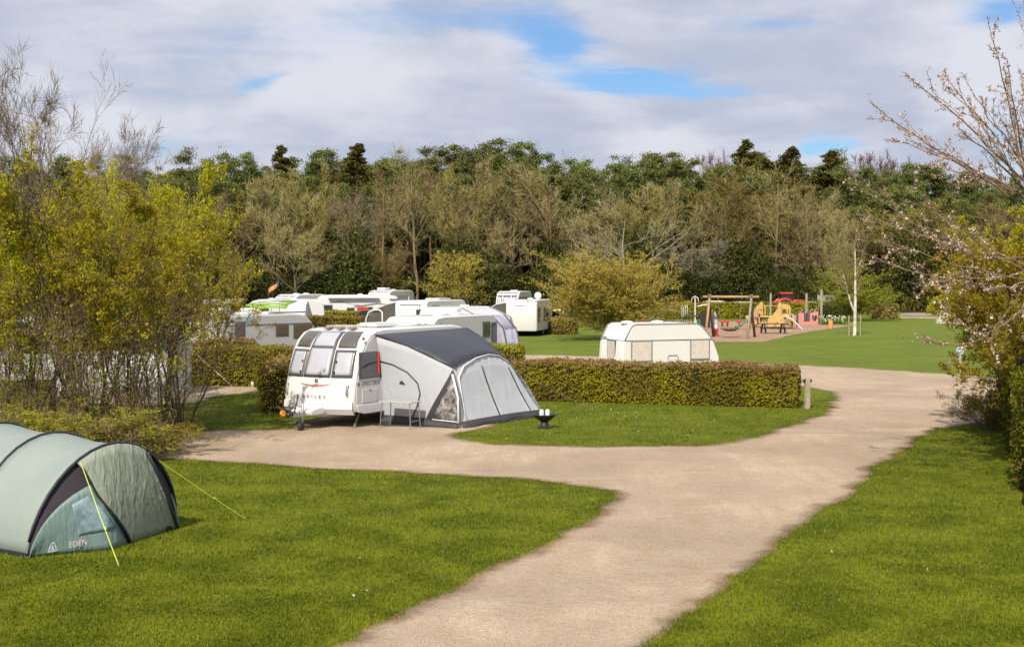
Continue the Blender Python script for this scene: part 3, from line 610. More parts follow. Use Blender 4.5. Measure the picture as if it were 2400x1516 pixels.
# ================================================================ hedges
HB = [leafmat('hedge_green', (.2, .18, .025), (.43, .45, .015), (.34, .25, .06), pscale=.62, trans=.35, isl=.25),
      leafmat('hedge_olive', (.21, .16, .045), (.34, .31, .035), (.32, .21, .08), pscale=.5, trans=.3, isl=.35),
      leafmat('hedge_brown', (.34, .22, .11), (.33, .26, .07), (.22, .15, .07), pscale=.5, trans=.15, isl=.5)]
HCORE = principled('hedge_core', (.035, .028, .014), .95, spec=.05, noise=1, nscale=6, col2=(.02, .02, .008))
def hedge(label, a, b, h, th, leaf=.05, dens=900, mat=0, top=2, base_gap=.0, group='clipped hedges between the pitches', seed=1, wav=.05, topband=.3, stems=False, twigs=True):
    """clipped hedge whose near face runs from a to b, th thick away from the viewer"""
    r = np.random.default_rng(seed); a = Vector(a); b = Vector(b); L = (b-a).length; ang = math.atan2(b.y-a.y, b.x-a.x)
    t = thing('hedge', label, 'hedge', (a.x, a.y, gz(a.x, a.y)), ang, group)
    def bump(x, s): return wav*(np.sin(x*1.3+s)+.6*np.sin(x*3.1+s*2)+.35*np.sin(x*7.7+s*3))
    ins = .13                                                   # twiggy core
    m = MB(); nx = max(6, int(L/.5)); rows = []
    prof = [(ins, base_gap), (ins*.8, h*.5), (ins, h-ins*1.3), (ins*2, h-ins), (th-ins*2, h-ins), (th-ins, h-ins*1.3), (th-ins, base_gap)]
    for i in range(nx+1):
        x = ins+(L-2*ins)*i/nx; rows.append([(x, y+float(bump(np.array(x), 1+z)), z+(float(bump(np.array(x), 5)) if z > h*.7 else 0)) for y, z in prof])
    m.grid(rows); m.add(rows[0], [tuple(range(7))]); m.add(rows[-1], [tuple(range(7))]); m.build('stems', HCORE, t)
    P = []; O = []; M_ = []
    def face(n, f, o, mi):
        p = f(r.random(n), r.random(n)); P.append(p); O.append(np.tile(np.array(o, float), (n, 1))); M_.append(np.where(r.random(n) < mi(p), 1, 0))
    def prob(p): return np.clip((p[:, 2]-(h-topband))/topband, 0, 1)*.9+.12*(np.sin(p[:, 0]*1.9+seed)*np.sin(p[:, 0]*.7+p[:, 2]*3) > .3)
    z0 = base_gap
    def deep(n): return .16*r.random(n)**2*1.2
    n1 = int(L*h*dens*1.25); face(n1, lambda u, v: np.stack([u*L, bump(u*L, 1)+deep(n1)-.02+.07*(v < .12)*r.random(n1), z0+v**.9*(h-z0)], 1), (0, -1, .25), prob)
    n2 = int(L*h*dens*.35); face(n2, lambda u, v: np.stack([u*L, th-deep(n2), z0+v*(h-z0)], 1), (0, 1, .25), prob)
    n3 = int(L*th*dens*1.1); face(n3, lambda u, v: np.stack([u*L, v*th, h+bump(u*L, 5)-deep(n3)*.8+.02*np.sin(v*9)], 1), (0, 0, 1), lambda p: .85+0*p[:, 0])
    for xx, sx in ((0, -1), (L, 1)):
        n4 = int(th*h*dens*1.2); face(n4, lambda u, v: np.stack([xx-sx*deep(n4)+.05*np.sin(v*8+u*5), u*th, z0+v*(h-z0)], 1), (sx, 0, .2), prob)
    P = np.concatenate(P); O = np.concatenate(O); M_ = np.concatenate(M_); P += r.normal(0, .018, P.shape); P -= O*(.055*(np.sin(P[:, 0]*13+2*np.sin(P[:, 2]*9))*np.sin(P[:, 2]*15+P[:, 0]*4+P[:, 1]*11))+.03)[:, None]
    rr = np.minimum(P[:, 0], L-P[:, 0]); P[:, 2] -= np.clip(.12-rr, 0, .12)*(P[:, 2] > h-.2)            # soften the corners
    V, Fq = leaves(P, leaf, r, out=O, aspect=.7)
    vs = [V]; fs = [Fq]; mi = [M_]
    if twigs:
        n5 = int(L*26); T = np.zeros((n5, 3, 3)); x = r.random(n5)*L; tp = r.random(n5) < .55
        T[:, 0] = np.stack([x, np.where(tp, r.random(n5)*th, .05), np.where(tp, h-.05, r.random(n5)*h)], 1); dd = np.stack([r.normal(0, .5, n5), np.where(tp, r.normal(0, .4, n5), -1), np.where(tp, 1., r.normal(0.3, .6, n5))], 1)
        ln = (.06+.09*r.random(n5))[:, None]; T[:, 1] = T[:, 0]+dd*ln*.5; T[:, 2] = T[:, 0]+dd*ln+r.normal(0, .01, (n5, 3))
        v2, f2 = ribbons(T, np.full((n5, 3), leaf*.11), r); fs.append(f2+len(V)); vs.append(v2); mi.append(np.full(len(f2), 2))
    o = link('foliage', npmesh('hedge_foliage', np.concatenate(vs), fs, [HB[mat], HB[top], HB[2]], mi), t)
    return t
hedge('long clipped hedge behind the awning, ending at the short wooden post', G(1185, 938), G(1868, 957), 1.3, 1.25, .055, 1350, 0, 2, seed=3, topband=.32)
hedge('clipped green hedge left of the front caravan, behind the lawn with a guy rope', G(440, 905), XY(745, 48.6), 1.46, 1.3, .06, 750, 0, 1, seed=4)
p0 = G(604, 968); hedge('rounded hedge end standing right beside the front caravan', p0, p0+Vector((1.35, .12, 0)), 1.42, 7.6, .06, 620, 1, 2, seed=5, wav=.09)
hedge('low brown topped hedge in front of the grey caravan', XY(430, 51.0), XY(603, 51.6), 1.62, 1.1, .065, 500, 2, 2, seed=6)
hedge('long hedge in front of the dark grey car', XY(690, 92), XY(902, 94), 1.36, 1.6, .1, 260, 1, 1, seed=7)
hedge('hedge on the left in front of the striped motorhome', XY(560, 101), XY(868, 101), 1.55, 1.5, .1, 240, 1, 1, seed=8)
hedge('hedge below the two far caravans at the edge of the lawn', G(1172, 782), G(1345, 784), 1.18, 1.5, .1, 280, 1, 2, seed=9)
hedge('short far hedge beside the black car', XY(1322, 112), XY(1348, 112), 1.35, 1.5, .12, 200, 1, 1, seed=10)
hedge('low bushy hedge with fresh green tips beside the road, right of the awning roof', XY(1040, 53), XY(1222, 52.5), 1.32, 1.2, .065, 600, 1, 0, seed=11, wav=.1)
hedge('long hedge along the back of the play area', G(1540, 748), XY(1990, 135), 1.62, 1.6, .14, 190, 0, 1, seed=12)
hedge('brown hedge between the fresh green bush and the pale track', XY(2050, 133), XY(2108, 133), 1.5, 1.5, .14, 190, 2, 1, seed=13)
hedge('hedge beyond the pale track, behind the blossom at the right', XY(2120, 150), XY(2420, 150), 1.6, 1.5, .15, 150, 1, 1, seed=14)
# thick dark hedge at the right edge, running towards the camera
a = G(2352, 985); b = G(2432, 1215)
DG = len(HB); HB.append(leafmat('dark_hedge_green', (.05, .06, .012), (.15, .17, .015), (.2, .14, .04), pscale=.6, trans=.3, isl=.4))
hedge('tall dense dark green hedge at the right edge of the photo', a, b, 2.3, 2.6, .06, 520, DG, DG, seed=15, wav=.2, group=None)
# ================================================================ near trees and thickets
HAW = leafmat('hawthorn_leaves', (.29, .27, .02), (.50, .48, .02), (.5, .40, .06), pscale=.6, trans=.5, isl=.5)
HAWD = leafmat('bramble_leaves', (.25, .21, .03), (.4, .38, .03), (.36, .27, .06), patch=.8, pscale=.8, trans=.3)
BRN = barkmat('hawthorn_bark', (.17, .13, .08), (.08, .06, .04)); 
STW = leafmat('hawthorn_twigs', (.26, .2, .1), (.15, .11, .055), trans=0)
def thicket_mesh(seed, h, rad, mat=HAW, stems=9, leaf=.06, nl=3, clump=5, low=.36, n1=9, tr=.035, spread=1.0, thin=-.04, n2=8, n3=6):
    r = np.random.default_rng(seed); k = stems; T = np.zeros((k, 8, 3)); a = r.random(k)*6.28; q = np.linspace(0, 1, 8)[None]; rr = (rad*.62*r.random(k)**.6)[:, None]*spread
    T[:, :, 0] = np.cos(a)[:, None]*(rr*q**1.1+.25); T[:, :, 1] = np.sin(a)[:, None]*(rr*q**1.1+.25); T[:, :, 2] = q*(h*(.62+.3*r.random(k)))[:, None]
    T[:, 1:] += np.cumsum(r.normal(0, .06, (k, 7, 3)), 1); TR = (tr*(.7+.7*r.random(k)))[:, None]*np.linspace(1, .35, 8)[None]
    L1, R1 = grow(r, T, TR, dict(n=n1, t0=low, t1=1, ang=52, angv=14, abslen=rad*.72, taper_len=.35, up=.18, wob=.14, k=7, rr=.55, trop=.1))
    L2, R2 = grow(r, L1, R1, dict(n=n2, t0=.12, t1=1, ang=44, angv=14, len=.42, taper_len=.4, up=.12, wob=.18, k=5, rr=.5, rmin=.005))
    L3, R3 = grow(r, L2, R2, dict(n=n3, t0=.1, t1=1, ang=44, angv=14, len=.5, taper_len=.3, up=.12, wob=.2, k=3, rr=.5, rmin=.0035))
    t_ = VB().add(tubes(T, TR, 6)).add(tubes(L1, R1, 4)); cr = VB().add(tubes(L2, R2, 3)).add(ribbons(L3, R3, r), 1)
    B = L3 if nl > 0 else L3[:0]
    C = along(np.repeat(B, nl, 0), .25+.75*r.random(len(B)*nl)); C = np.repeat(C, clump, 0)+r.normal(0, leaf*.75, (len(C)*clump, 3)); k_ = np.sin(C[:, 0]*2.1+seed)*np.sin(C[:, 2]*2.3+1)*np.sin(C[:, 1]*1.9) > thin
    cr.add(leaves(C[k_], leaf, r, flat=.6, aspect=.7), 2)
    return t_.mesh('shrub_stems', [BRN]), cr.mesh('shrub_crown', [BRN, STW, mat])
TH = [thicket_mesh(201, 6.6, 3.0), thicket_mesh(202, 6.6, 3.0, n1=8)]
def shrub(name, me, px, Y, top, wid, rz, label, cat='bush', group=None, h=6.2, parts=('stems', 'crown'), z=0):
    x = (px-CX)/F*Y; hh = H+(YH-top)*Y/F-z; return plant(name, me, (x, Y, z), (wid, wid, hh/dims(me)[0]), rz, label, cat, group, parts)
gL = 'yellow green shrubs of the thicket at the left'
shrub('hawthorn_shrub', TH[0], 30, 31, 378, 1.05, .3, 'leafy yellow green shrub at the left edge of the photo behind the tent', group=gL)
shrub('hawthorn_shrub', TH[1], 205, 31.5, 365, 1.0, 1.9, 'tall leafy yellow green shrub behind the tent, second from the left edge', group=gL)
shrub('hawthorn_shrub', TH[0], 365, 36, 385, .8, 3.4, 'yellow leafed shrub at the right end of the left thicket, before the grey caravan', group=gL, h=6.9)
shrub('hawthorn_shrub', TH[1], 110, 37, 420, 1.0, 4.1, 'yellow green shrub standing behind the first two of the left thicket', group=gL)
shrub('hawthorn_shrub', TH[1], 300, 39, 440, .9, 5.3, 'yellow green shrub in the middle back of the left thicket', group=gL)
OV = thicket_mesh(205, 5.2, 3.2, leaf=.045, mat=leafmat('olive_spray', (.27, .22, .03), (.4, .34, .04), (.42, .3, .07), trans=.35), nl=4, clump=4, low=.5)
shrub('arching_shrub', OV, 430, 35.5, 545, .74, 1.2, 'arching olive shrub reaching right over the grey caravan', group=gL, h=5.2)
TWS = thicket_mesh(207, 3.6, 2.6, stems=10, leaf=.05, nl=1, clump=2, thin=.0, low=.06, n1=7, tr=.018, n2=6, n3=4, spread=1.2)
for i, (px, Y, lb) in enumerate(((0, 30, 'at the left edge'), (150, 30.5, 'left of the pale tent behind'), (290, 31.5, 'before the pale tent behind'), (375, 34, 'at the open end of the thicket'), (80, 32.5, 'in the deeper left part'), (225, 32, 'in the deeper middle part'))):
    x = (px-CX)/F*Y; plant('hawthorn_shrub', TWS, (x, Y, 0), (.85, .85, .95+.1*(i % 3)), i*1.1, 'twiggy sparse leaved shrub low in the left thicket, '+lb, 'bush', 'sparse twiggy shrubs low in the left thicket', ('stems', 'crown'))
LOWB = thicket_mesh(206, 1.7, 1.7, HAWD, stems=12, leaf=.045, nl=2, clump=3, thin=0, low=.05, n1=9, tr=.02, spread=1.5)
for i, (px, Y, top, lb) in enumerate(((40, 28.5, 945, 'at the left edge'), (170, 28.5, 960, 'above the middle of the tent'), (285, 29.5, 975, 'above the tent front arch'), (365, 31, 985, 'at the end of the thicket beside the drive'), (230, 31.5, 950, 'in front of the hidden awning'))):
    shrub('bramble', LOWB, px, Y, top, .95, i*1.3, 'low brownish bramble scrub under the thicket, '+lb, 'bush', 'low scrub under the left thicket', h=1.75)
# bare tree standing above the thicket
BG = bare_mesh(71, 13, leafmat('dark_twigs', (.24, .19, .15), (.15, .115, .09), trans=0), barkmat('twig_bark', (.2, .16, .13), (.1, .08, .06)), spread=.82, low=.22, tw=.011, dens=1.4, rad=.13, nl=14, fine=4, up1=.45)
p = XY(70, 60); plant('bare_tree', BG, (p.x, p.y, 0), (.78, .78, (H+(YH-128)*60/F)/dims(BG)[0]), .4, 'tall leafless tree with fine upright twigs above the left thicket', 'tree')
p = XY(235, 58); plant('bare_tree', BG, (p.x, p.y, 0), (.66, .66, (H+(YH-262)*58/F)/dims(BG)[0]), 2.9, 'lower wide leafless tree right of the tall one above the left thicket', 'tree')
# right shrub
RS = thicket_mesh(210, 5.8, 3.0, leafmat('right_leaves', (.24, .2, .025), (.42, .37, .02), (.42, .3, .06), trans=.4), stems=15, leaf=.06, nl=4, clump=6, thin=-.5, low=.46, n1=9, tr=.05)
shrub('hedgerow_tree', RS, 2425, 34.5, 505, .9, .8, 'multi stemmed yellow green tree over the dark hedge at the right', 'tree', h=5.9, parts=('trunk', 'crown'))
shrub('hedgerow_tree', RS, 2500, 30, 500, .95, 2.8, 'yellow green tree cut by the right edge of the photo', 'tree', h=5.9, parts=('trunk', 'crown'))
shrub('hedgerow_tree', RS, 2520, 27.5, 640, .55, 4.4, 'low yellow green bush in front of the dark hedge at the right edge', 'bush', h=5.9, parts=('stems', 'crown'))
shrub('bramble', LOWB, 2318, 35, 905, .62, 2.2, 'low twiggy scrub at the foot of the multi stemmed tree on the right', 'bush', h=1.75)
# cherry in blossom
def cherry():
    r = np.random.default_rng(31); Y0 = 25.0; base = XY(2440, Y0); base = np.array([base.x, base.y, 0.])
    fork = np.array([*XY(2412, Y0).xy, H+(YH-470)*Y0/F]); low_ = np.array([*XY(2425, Y0).xy, H+(YH-640)*Y0/F])
    tips = [(2300, 22, -.6, 0), (2210, 152, .9, 0), (2112, 168, -.8, 0), (2190, 160, 1.4, 0), (2045, 262, .2, 0), (2075, 328, 1.2, 0), (2140, 300, -1.5, 0), (2380, -60, .8, 0), (2330, 120, -1.8, 0), (2270, 190, .5, 0), (2000, 430, -.3, 1), (2020, 506, .6, 1), (2035, 560, -.9, 1), (2015, 590, 1.2, 1), (2100, 640, -.4, 1), (2160, 720, -1.0, 1), (2480, 40, -.5, 0), (2560, 200, .8, 0), (2620, 330, -1, 0), (2560, 440, 1.2, 1), (2400, 180, 2.6, 0), (2330, 250, 3.0, 0), (2250, 300, -2.6, 0), (2180, 380, 2.0, 0), (2230, 640, .6, 1), (2130, 455, 1.8, 1), (2180, 800, .3, 1)]
    P = []; R = []
    for tx, ty, dy, lo in tips:
        e = np.array([(tx-CX)/F*(Y0+dy), Y0+dy, H+(YH-ty)*(Y0+dy)/F]); s = (low_ if lo else fork)+r.normal(0, .06, 3); s[2] += r.uniform(-.3, .5)
        q = np.linspace(0, 1, 10)[:, None]; bow = np.array([0, 0, -.35 if lo else .0]); c = s*(1-q)+e*q+bow*np.sin(q*np.pi)*(.4 if ty < 700 else 2.2)+np.vstack([np.zeros(3), np.cumsum(r.normal(0, .035, (9, 3)), 0)]); P.append(c); R.append(np.linspace(.026 if not lo else .017, .005, 10))
    P = np.array(P); R = np.array(R)
    T = np.array([[base, base*.5+low_*.5+np.array([.05, 0, 0]), low_, low_*.5+fork*.5, fork]]); TR = np.array([[.17, .13, .11, .09, .07]])
    L2, R2 = grow(r, P, R, dict(n=8, t0=.15, t1=.97, ang=30, angv=12, len=.26, taper_len=.5, up=.12, wob=.1, k=6, rr=.55, rmin=.005))
    L3, R3 = grow(r, L2, R2, dict(n=3, t0=.15, t1=1, ang=45, angv=15, len=.36, taper_len=.3, up=.15, wob=.12, k=4, rr=.6, rmin=.004))
    t = thing('cherry_tree', 'pink white blossoming cherry whose long branches reach in from the right edge', 'tree', base)
    def loc(A): return A-base
    link('trunk', VB().add(tubes(loc(T), TR, 8)).add(tubes(loc(P), R, 5)).mesh('cherry_trunk', [barkmat('cherry_bark', (.26, .19, .13), (.13, .09, .065))]), t)
    cr = VB().add(tubes(loc(L2), R2, 3)).add(ribbons(loc(L3), R3, r))
    ALL = [(P, 18), (L2, 6), (L3, 2)]; C = []
    for A, n in ALL: C.append(along(np.repeat(A, n, 0), .15+.85*r.random(len(A)*n)))
    C = loc(np.concatenate(C)); C = C[r.random(len(C)) < .8]; m = 6; CC = np.repeat(C, m, 0)+r.normal(0, .022, (len(C)*m, 3))*(.6+.8*r.random(len(C))).repeat(m)[:, None]
    k = r.random(len(CC)) < (.2+.12*(CC[:, 2] < 5.5))
    cr.add(leaves(CC[k], .036, r, aspect=.9), 1); cr.add(leaves(CC[~k], .03, r, aspect=.7), 2)
    link('crown', cr.mesh('cherry_crown', [barkmat('cherry_bark', (0, 0, 0), (0, 0, 0)), leafmat('blossom', (.7, .58, .52), (.8, .72, .66), patch=.3, trans=.3), leafmat('blossom_buds', (.34, .2, .11), (.48, .33, .2), (.3, .2, .1), trans=.2)]), t)
cherry()
# staked birch on the lawn
def birch():
    r = np.random.default_rng(8); p = G(2003, 787); t = thing('birch_tree', 'slim white stemmed young birch tied between two stakes on the lawn', 'tree', p)
    h = (787-565)/(787-YH)*H
    T = np.zeros((2, 8, 3)); q = np.linspace(0, 1, 8); T[0, :, 2] = q*h; T[0, :, 0] = .05*np.sin(q*3); T[1, :, 2] = 1.75+q*2.6; T[1, :, 0] = -.04-.75*q**.8; TR = np.array([np.linspace(.13, .035, 8), np.linspace(.07, .02, 8)])
    L1, R1 = grow(r, T, TR, dict(n=26, t0=.35, t1=1, ang=38, abslen=1.7, up=.35, wob=.1, k=6, rr=.4, trop=.2, rmin=.012)); L2, R2 = grow(r, L1, R1, dict(n=8, t0=.2, t1=1, ang=34, len=.45, wob=.14, k=4, rr=.5, rmin=.009))
    wb = principled('birch_bark', (.72, .68, .6), .8, noise=1, nscale=3, col2=(.35, .3, .25))
    link('trunk', VB().add(tubes(T, TR, 8)).mesh('birch_trunk', [wb]), t)
    L3, R3 = grow(r, L2, R2, dict(n=5, t0=.2, t1=1, ang=34, len=.5, wob=.14, k=3, rr=.5, rmin=.007)); C = along(np.repeat(L3, 1, 0), r.random(len(L3)))
    link('crown', VB().add(ribbons(L1, R1, r)).add(ribbons(L2, R2, r)).add(ribbons(L3, R3, r)).add(leaves(C, .05, r), 1).mesh('birch_crown', [TWIG, YGR]), t)
    for dx, dy in ((-.42, -.1), (.42, .05), (.62, .7)):
        s = thing('tree_stake', 'grey timber stake '+('left of' if dx < 0 else ('right of' if dx < .5 else 'behind and right of'))+' the young birch stem', 'stake', (p.x+dx, p.y+dy, 0), 0, 'stakes around the young birch')
        MB().tube([(0, 0, -.1), (0, 0, 1.45)], .05, 8, m=0).build('post', principled('grey_timber', (.36, .3, .2), .9, noise=1, nscale=5, col2=(.24, .2, .13)), s)
        MB().box((-dx*.35, 0, 1.15), (abs(dx)*.8, .03, .07)).build('tie', principled('rubber_tie', (.05, .05, .05), .8), s)
birch()
# ================================================================ caravans and tents
WHITE = principled('caravan_white', (.70, .70, .71), .28, spec=.5, noise=.25, nscale=1.2, col2=(.64, .635, .63), coat=.3)
CREAM = principled('aged_white', (.72, .71, .695), .45, noise=.4, nscale=1.5, col2=(.64, .63, .6))
GREYP = principled('caravan_grey', (.56, .565, .56), .3, noise=.3, nscale=1.0, col2=(.5, .5, .49), coat=.3)
SILV = principled('caravan_silver', (.47, .47, .47), .3, noise=.3, nscale=1.0, col2=(.42, .42, .42), coat=.3)
DKP = principled('dark_panel', (.10, .088, .08), .25, coat=.5, noise=.3, nscale=2, col2=(.13, .12, .11))
SURR = principled('window_surround', (.09, .09, .095), .3, coat=.3)
BLIND = principled('window_blind', (.42, .44, .50), .25, coat=.8, noise=.4, nscale=2, col2=(.5, .52, .58))
TINT = principled('tinted_window', (.03, .035, .04), .06, coat=1.0, noise=.5, nscale=3, col2=(.07, .075, .08))
BRNW = principled('brown_window', (.12, .075, .06), .1, coat=1.0, noise=.5, nscale=3, col2=(.07, .045, .04))
CURT = principled('lace_curtain', (.66, .59, .53), .6, noise=.8, nscale=9, col2=(.54, .47, .42), coat=.5)
RUB = principled('black_rubber', (.03, .03, .03), .7); STEEL = principled('galvanised_steel', (.42, .42, .41), .4, metal=.7, noise=.5, nscale=20, col2=(.3, .3, .29))
TRIM = principled('grey_trim', (.2, .2, .2), .4); RED = principled('red_paint', (.55, .045, .03), .35, coat=.4, noise=.3, nscale=3); BLK = principled('black_plastic', (.025, .025, .027), .45)
ORG = principled('orange_lens', (.85, .3, .02), .2, coat=.6); PINKST = principled('pink_stripe', (.5, .28, .26), .4); LETT = principled('grey_lettering', (.16, .16, .17), .35)
def arclen(poly):
    s = [0]
    for a, b in zip(poly, poly[1:]): s.append(s[-1]+math.hypot(b[0]-a[0], b[1]-a[1]))
    return s
def at_s(poly, S, s):
    for i in range(len(S)-1):
        if s <= S[i+1] or i == len(S)-2:
            f = (s-S[i])/(S[i+1]-S[i]); a, b = poly[i], poly[i+1]; tx, tz = b[0]-a[0], b[1]-a[1]; l = math.hypot(tx, tz)
            return a[0]+(b[0]-a[0])*f, a[1]+(b[1]-a[1])*f, tz/l, -tx/l       # outward normal of an upward-running front
def profile(kind, L, Hh, zb):
    if kind == 'modern':
        fr = [(L/2-.18, zb), (L/2-.05, zb+.06), (L/2, zb+.35), (L/2-.03, zb+.62), (L/2-.1, zb+.9), (L/2-.22, Hh-.95), (L/2-.36, Hh-.6), (L/2-.56, Hh-.3), (L/2-.8, Hh-.12), (L/2-1.1, Hh-.03), (L/2-1.45, Hh)]
        re = [(-L/2+.9, Hh-.01), (-L/2+.45, Hh-.06), (-L/2+.2, Hh-.22), (-L/2+.07, Hh-.55), (-L/2, zb+.7), (-L/2+.03, zb+.1), (-L/2+.12, zb)]
    elif kind == 'old':
        fr = [(L/2-.12, zb), (L/2-.03, zb+.2), (L/2, zb+.55), (L/2-.26, zb+1.18), (L/2-.34, zb+1.26), (L/2-.78, Hh-.12), (L/2-1.02, Hh)]
        re = [(-L/2+.52, Hh), (-L/2+.36, Hh-.08), (-L/2+.06, zb+1.27), (-L/2+.0, zb+1.15), (-L/2-.08, zb+.1), (-L/2, zb)]
    else:  # boxy
        fr = [(L/2-.06, zb), (L/2, zb+.1), (L/2-.03, Hh-.7), (L/2-.12, Hh-.25), (L/2-.28, Hh-.06), (L/2-.6, Hh)]
        re = [(-L/2+.25, Hh), (-L/2+.06, Hh-.08), (-L/2, Hh-.3), (-L/2, zb+.1), (-L/2+.05, zb)]
    return fr, re
def caravan(name, label, cat, loc, heading, L=5.8, Wd=2.25, Hh=2.55, zb=.38, kind='modern', body=WHITE, side=None, bulge=.12, wins=(), rear_wins=(), group=None, vents=1, wheels=True, fronts=True, stripe=None, inset=.1, roof=None):
    """wins: (side sign, x from front 0..L, z, width, height, material) on the long sides; rear_wins on the back"""
    t = thing(name, label, cat, loc, heading, group)
    fr, re = profile(kind, L, Hh, zb); ring = fr+re; n = len(ring); cx, cz = 0, (zb+Hh)/2
    m = MB(); st = [(-1, .05), (-.975, .015), (-.94, 0), (-.7, 0), (-.35, 0), (0, 0), (.35, 0), (.7, 0), (.94, 0), (.975, .015), (1, .05)]; rows = []
    for v, ins in st:
        b = bulge*(1-v*v); row = []
        for i, (x, z) in enumerate(ring):
            dx = -ins*(1 if x > 0 else -1)*(1 if abs(x) > L/2-1.5 else 0); dz = -ins if z > Hh-.5 else (ins if z < zb+.2 else 0)
            row.append((x+dx+(b if i < len(fr)-2 else -b*.4*(1 if i > len(fr)+1 else 0)), v*Wd/2, z+dz))
        rows.append(row+[row[0]])
    m.grid(rows); m.add(rows[0][:-1], [tuple(range(n))]); m.add(rows[-1][:-1], [tuple(range(n))])
    m.build('body', body, t, smooth='auto')
    if side:
        for sg in (1, -1):
            pl = [(x*(1-inset*2/L), cz+(z-cz)*(1-inset*1.6/(Hh-zb))) for x, z in ring]
            s_ = MB().prism(pl, sg*(Wd/2-.01), sg*(Wd/2+.012)); s_.build('side_panel', side, t, bevel=.006)
    for sg, x, z, w_, h_, mt in wins:
        X = L/2-x; f = MB(); f.box((X, sg*(Wd/2+.022), z), (w_+.1, .03, h_+.1)); fo = f.build('window', SURR if kind != 'old' else TRIM, t, bevel=.03, seg=3)
        g = MB(); g.box((X, sg*(Wd/2+.036), z), (w_, .03, h_)); g.build('pane', mt, fo, bevel=.025, seg=3)
    for y, z, w_, h_, mt in rear_wins:
        f = MB(); f.box((-L/2-.015, y, z), (.05, w_+.1, h_+.1)); fo = f.build('window', SURR, t, bevel=.02)
        MB().box((-L/2-.035, y, z), (.03, w_, h_)).build('pane', mt, fo, bevel=.02)
    if wheels:
        for sg in (1, -1):
            w_ = MB().lathe([(.16, -.09), (.3, -.09), (.33, -.06), (.33, .06), (.3, .09), (.16, .09)], (0, 0, 0), 24, axis='Y'); wo = w_.build('wheel', RUB, t, smooth='auto', loc=(-.3, sg*(Wd/2-.12), .33))
            MB().lathe([(.02, -.07), (.15, -.06), (.19, -.095), (.19, .095), (.15, .06), (.02, .07)], (0, 0, 0), 18, axis='Y').build('rim', STEEL, wo, smooth='auto')
        MB().box((0, 0, zb-.04), (L*.8, Wd*.6, .08)).build('chassis', BLK, t)
    for i in range(vents):
        x = L/2-1.9-i*1.6; v = MB(); v.lathe([(.3, 0), (.29, .05), (.22, .09), (.05, .1)], (0, 0, 0), 4); vo = v.build('roof_vent', roof or WHITE, t, bevel=.03, loc=(x, .1*(-1)**i, Hh-.01)); vo.rotation_euler = (0, 0, math.radians(45))
    if stripe:
        for sg, pts, mt in stripe:
            vs = [(L/2-x, z) for x, z in pts]; MB().prism(vs, sg*(Wd/2+.004), sg*(Wd/2+.018)).build('stripe', mt, t)
    t['profile'] = kind; del t['profile']
    return t
def front_patch(fr, Wd, bulge, s0, s1, vfun, off, n=8, k=8, th=.012):
    """curved panel lying on the bowed front: arclength s0..s1, vfun(f)->(v0,v1) in half widths"""
    S = arclen(fr); m = MB(); top = []; 
    for i in range(n+1):
        s = s0+(s1-s0)*i/n; x, z, nx_, nz_ = at_s(fr, S, s); v0, v1 = vfun(i/n); row = []
        for j in range(k+1):
            v = v0+(v1-v0)*j/k; row.append((x+bulge*(1-v*v)+nx_*off, v*Wd/2, z+nz_*off))
        top.append(row)
    m.grid(top); return m
# ---- the front caravan
TH_ = math.radians(28); uB = Vector((math.sin(TH_), math.cos(TH_), 0)); vB = Vector((math.cos(TH_), -math.sin(TH_), 0)); K0 = G(828, 970, .4); K0.z = 0
L1, W1_ = 6.15, 2.28
def K(a, b, z=0.0): return K0+uB*a+vB*b+Vector((0, 0, z))          # a back along the side, b out from the side
def onK(px, py, b):                                                 # where the sight line meets the plane b metres out from the caravan side
    dx, dz = (px-CX)/F, -(py-YH)/F; # point = (dx*Y, Y, H+dz*Y); (P-K0).vB = b
    Y = (b+K0.x*vB.x+K0.y*vB.y)/(dx*vB.x+vB.y); P = Vector((dx*Y, Y, H+dz*Y)); a = (P-K0).dot(uB); return a, P.z
cc = K(L1/2, -W1_/2); headK = math.atan2(-uB.y, -uB.x)
C1 = caravan('caravan', 'large white caravan with three bowed front windows, joined to the dark roofed awning', 'caravan', cc, headK, L1, W1_, 2.62, .42, 'modern', WHITE, GREYP, bulge=.2, vents=0,
    wins=[(1, .78, 1.66, 1.0, .62, TINT)], inset=.13)
fr1, _ = profile('modern', L1, 2.62, .42)
S1 = arclen(fr1)
def fp(name, mat, s0, s1, vf, off, parent=C1, n=8, solid=.012):
    return front_patch(fr1, W1_, .2, s0, s1, vf, off, n=n).build(name, mat, parent, smooth=True, solid=solid, offset=0)
def lin(a0, a1, b0, b1): return lambda f: (a0+(b0-a0)*f, a1+(b1-a1)*f)
ctr = fp('window_frame', SURR, 1.02, 2.52, lin(-.385, .385, -.34, .34), .014)
for s0, s1, a, b in ((1.08, 1.83, .335, .31), (1.90, 2.44, .30, .275)): fp('pane', BLIND, s0, s1, lin(-a, a, -b, b), .03, ctr)
for sg in (1, -1):
    w_ = fp('window_frame', SURR, 1.02, 1.80, (lambda f, sg=sg: tuple(sorted((sg*(.41-.02*f), sg*(.93-.03*f))))), .014)
    fp('pane', BLIND, 1.09, 1.72, (lambda f, sg=sg: tuple(sorted((sg*(.475-.02*f), sg*(.865-.03*f))))), .03, w_)
    fp('dark_panel', DKP, 1.87, 2.52, (lambda f, sg=sg: tuple(sorted((sg*(.41-.03*f), sg*(.86-.06*f))))), .014)
    for k in range(2): 
        x, z, nx_, nz_ = at_s(fr1, S1, 1.16+.3*k); v = sg*.49; MB().box((x+.2*(1-v*v)+.05, v*W1_/2, z), (.03, .035, .07)).build('window_catch', BLK, w_)
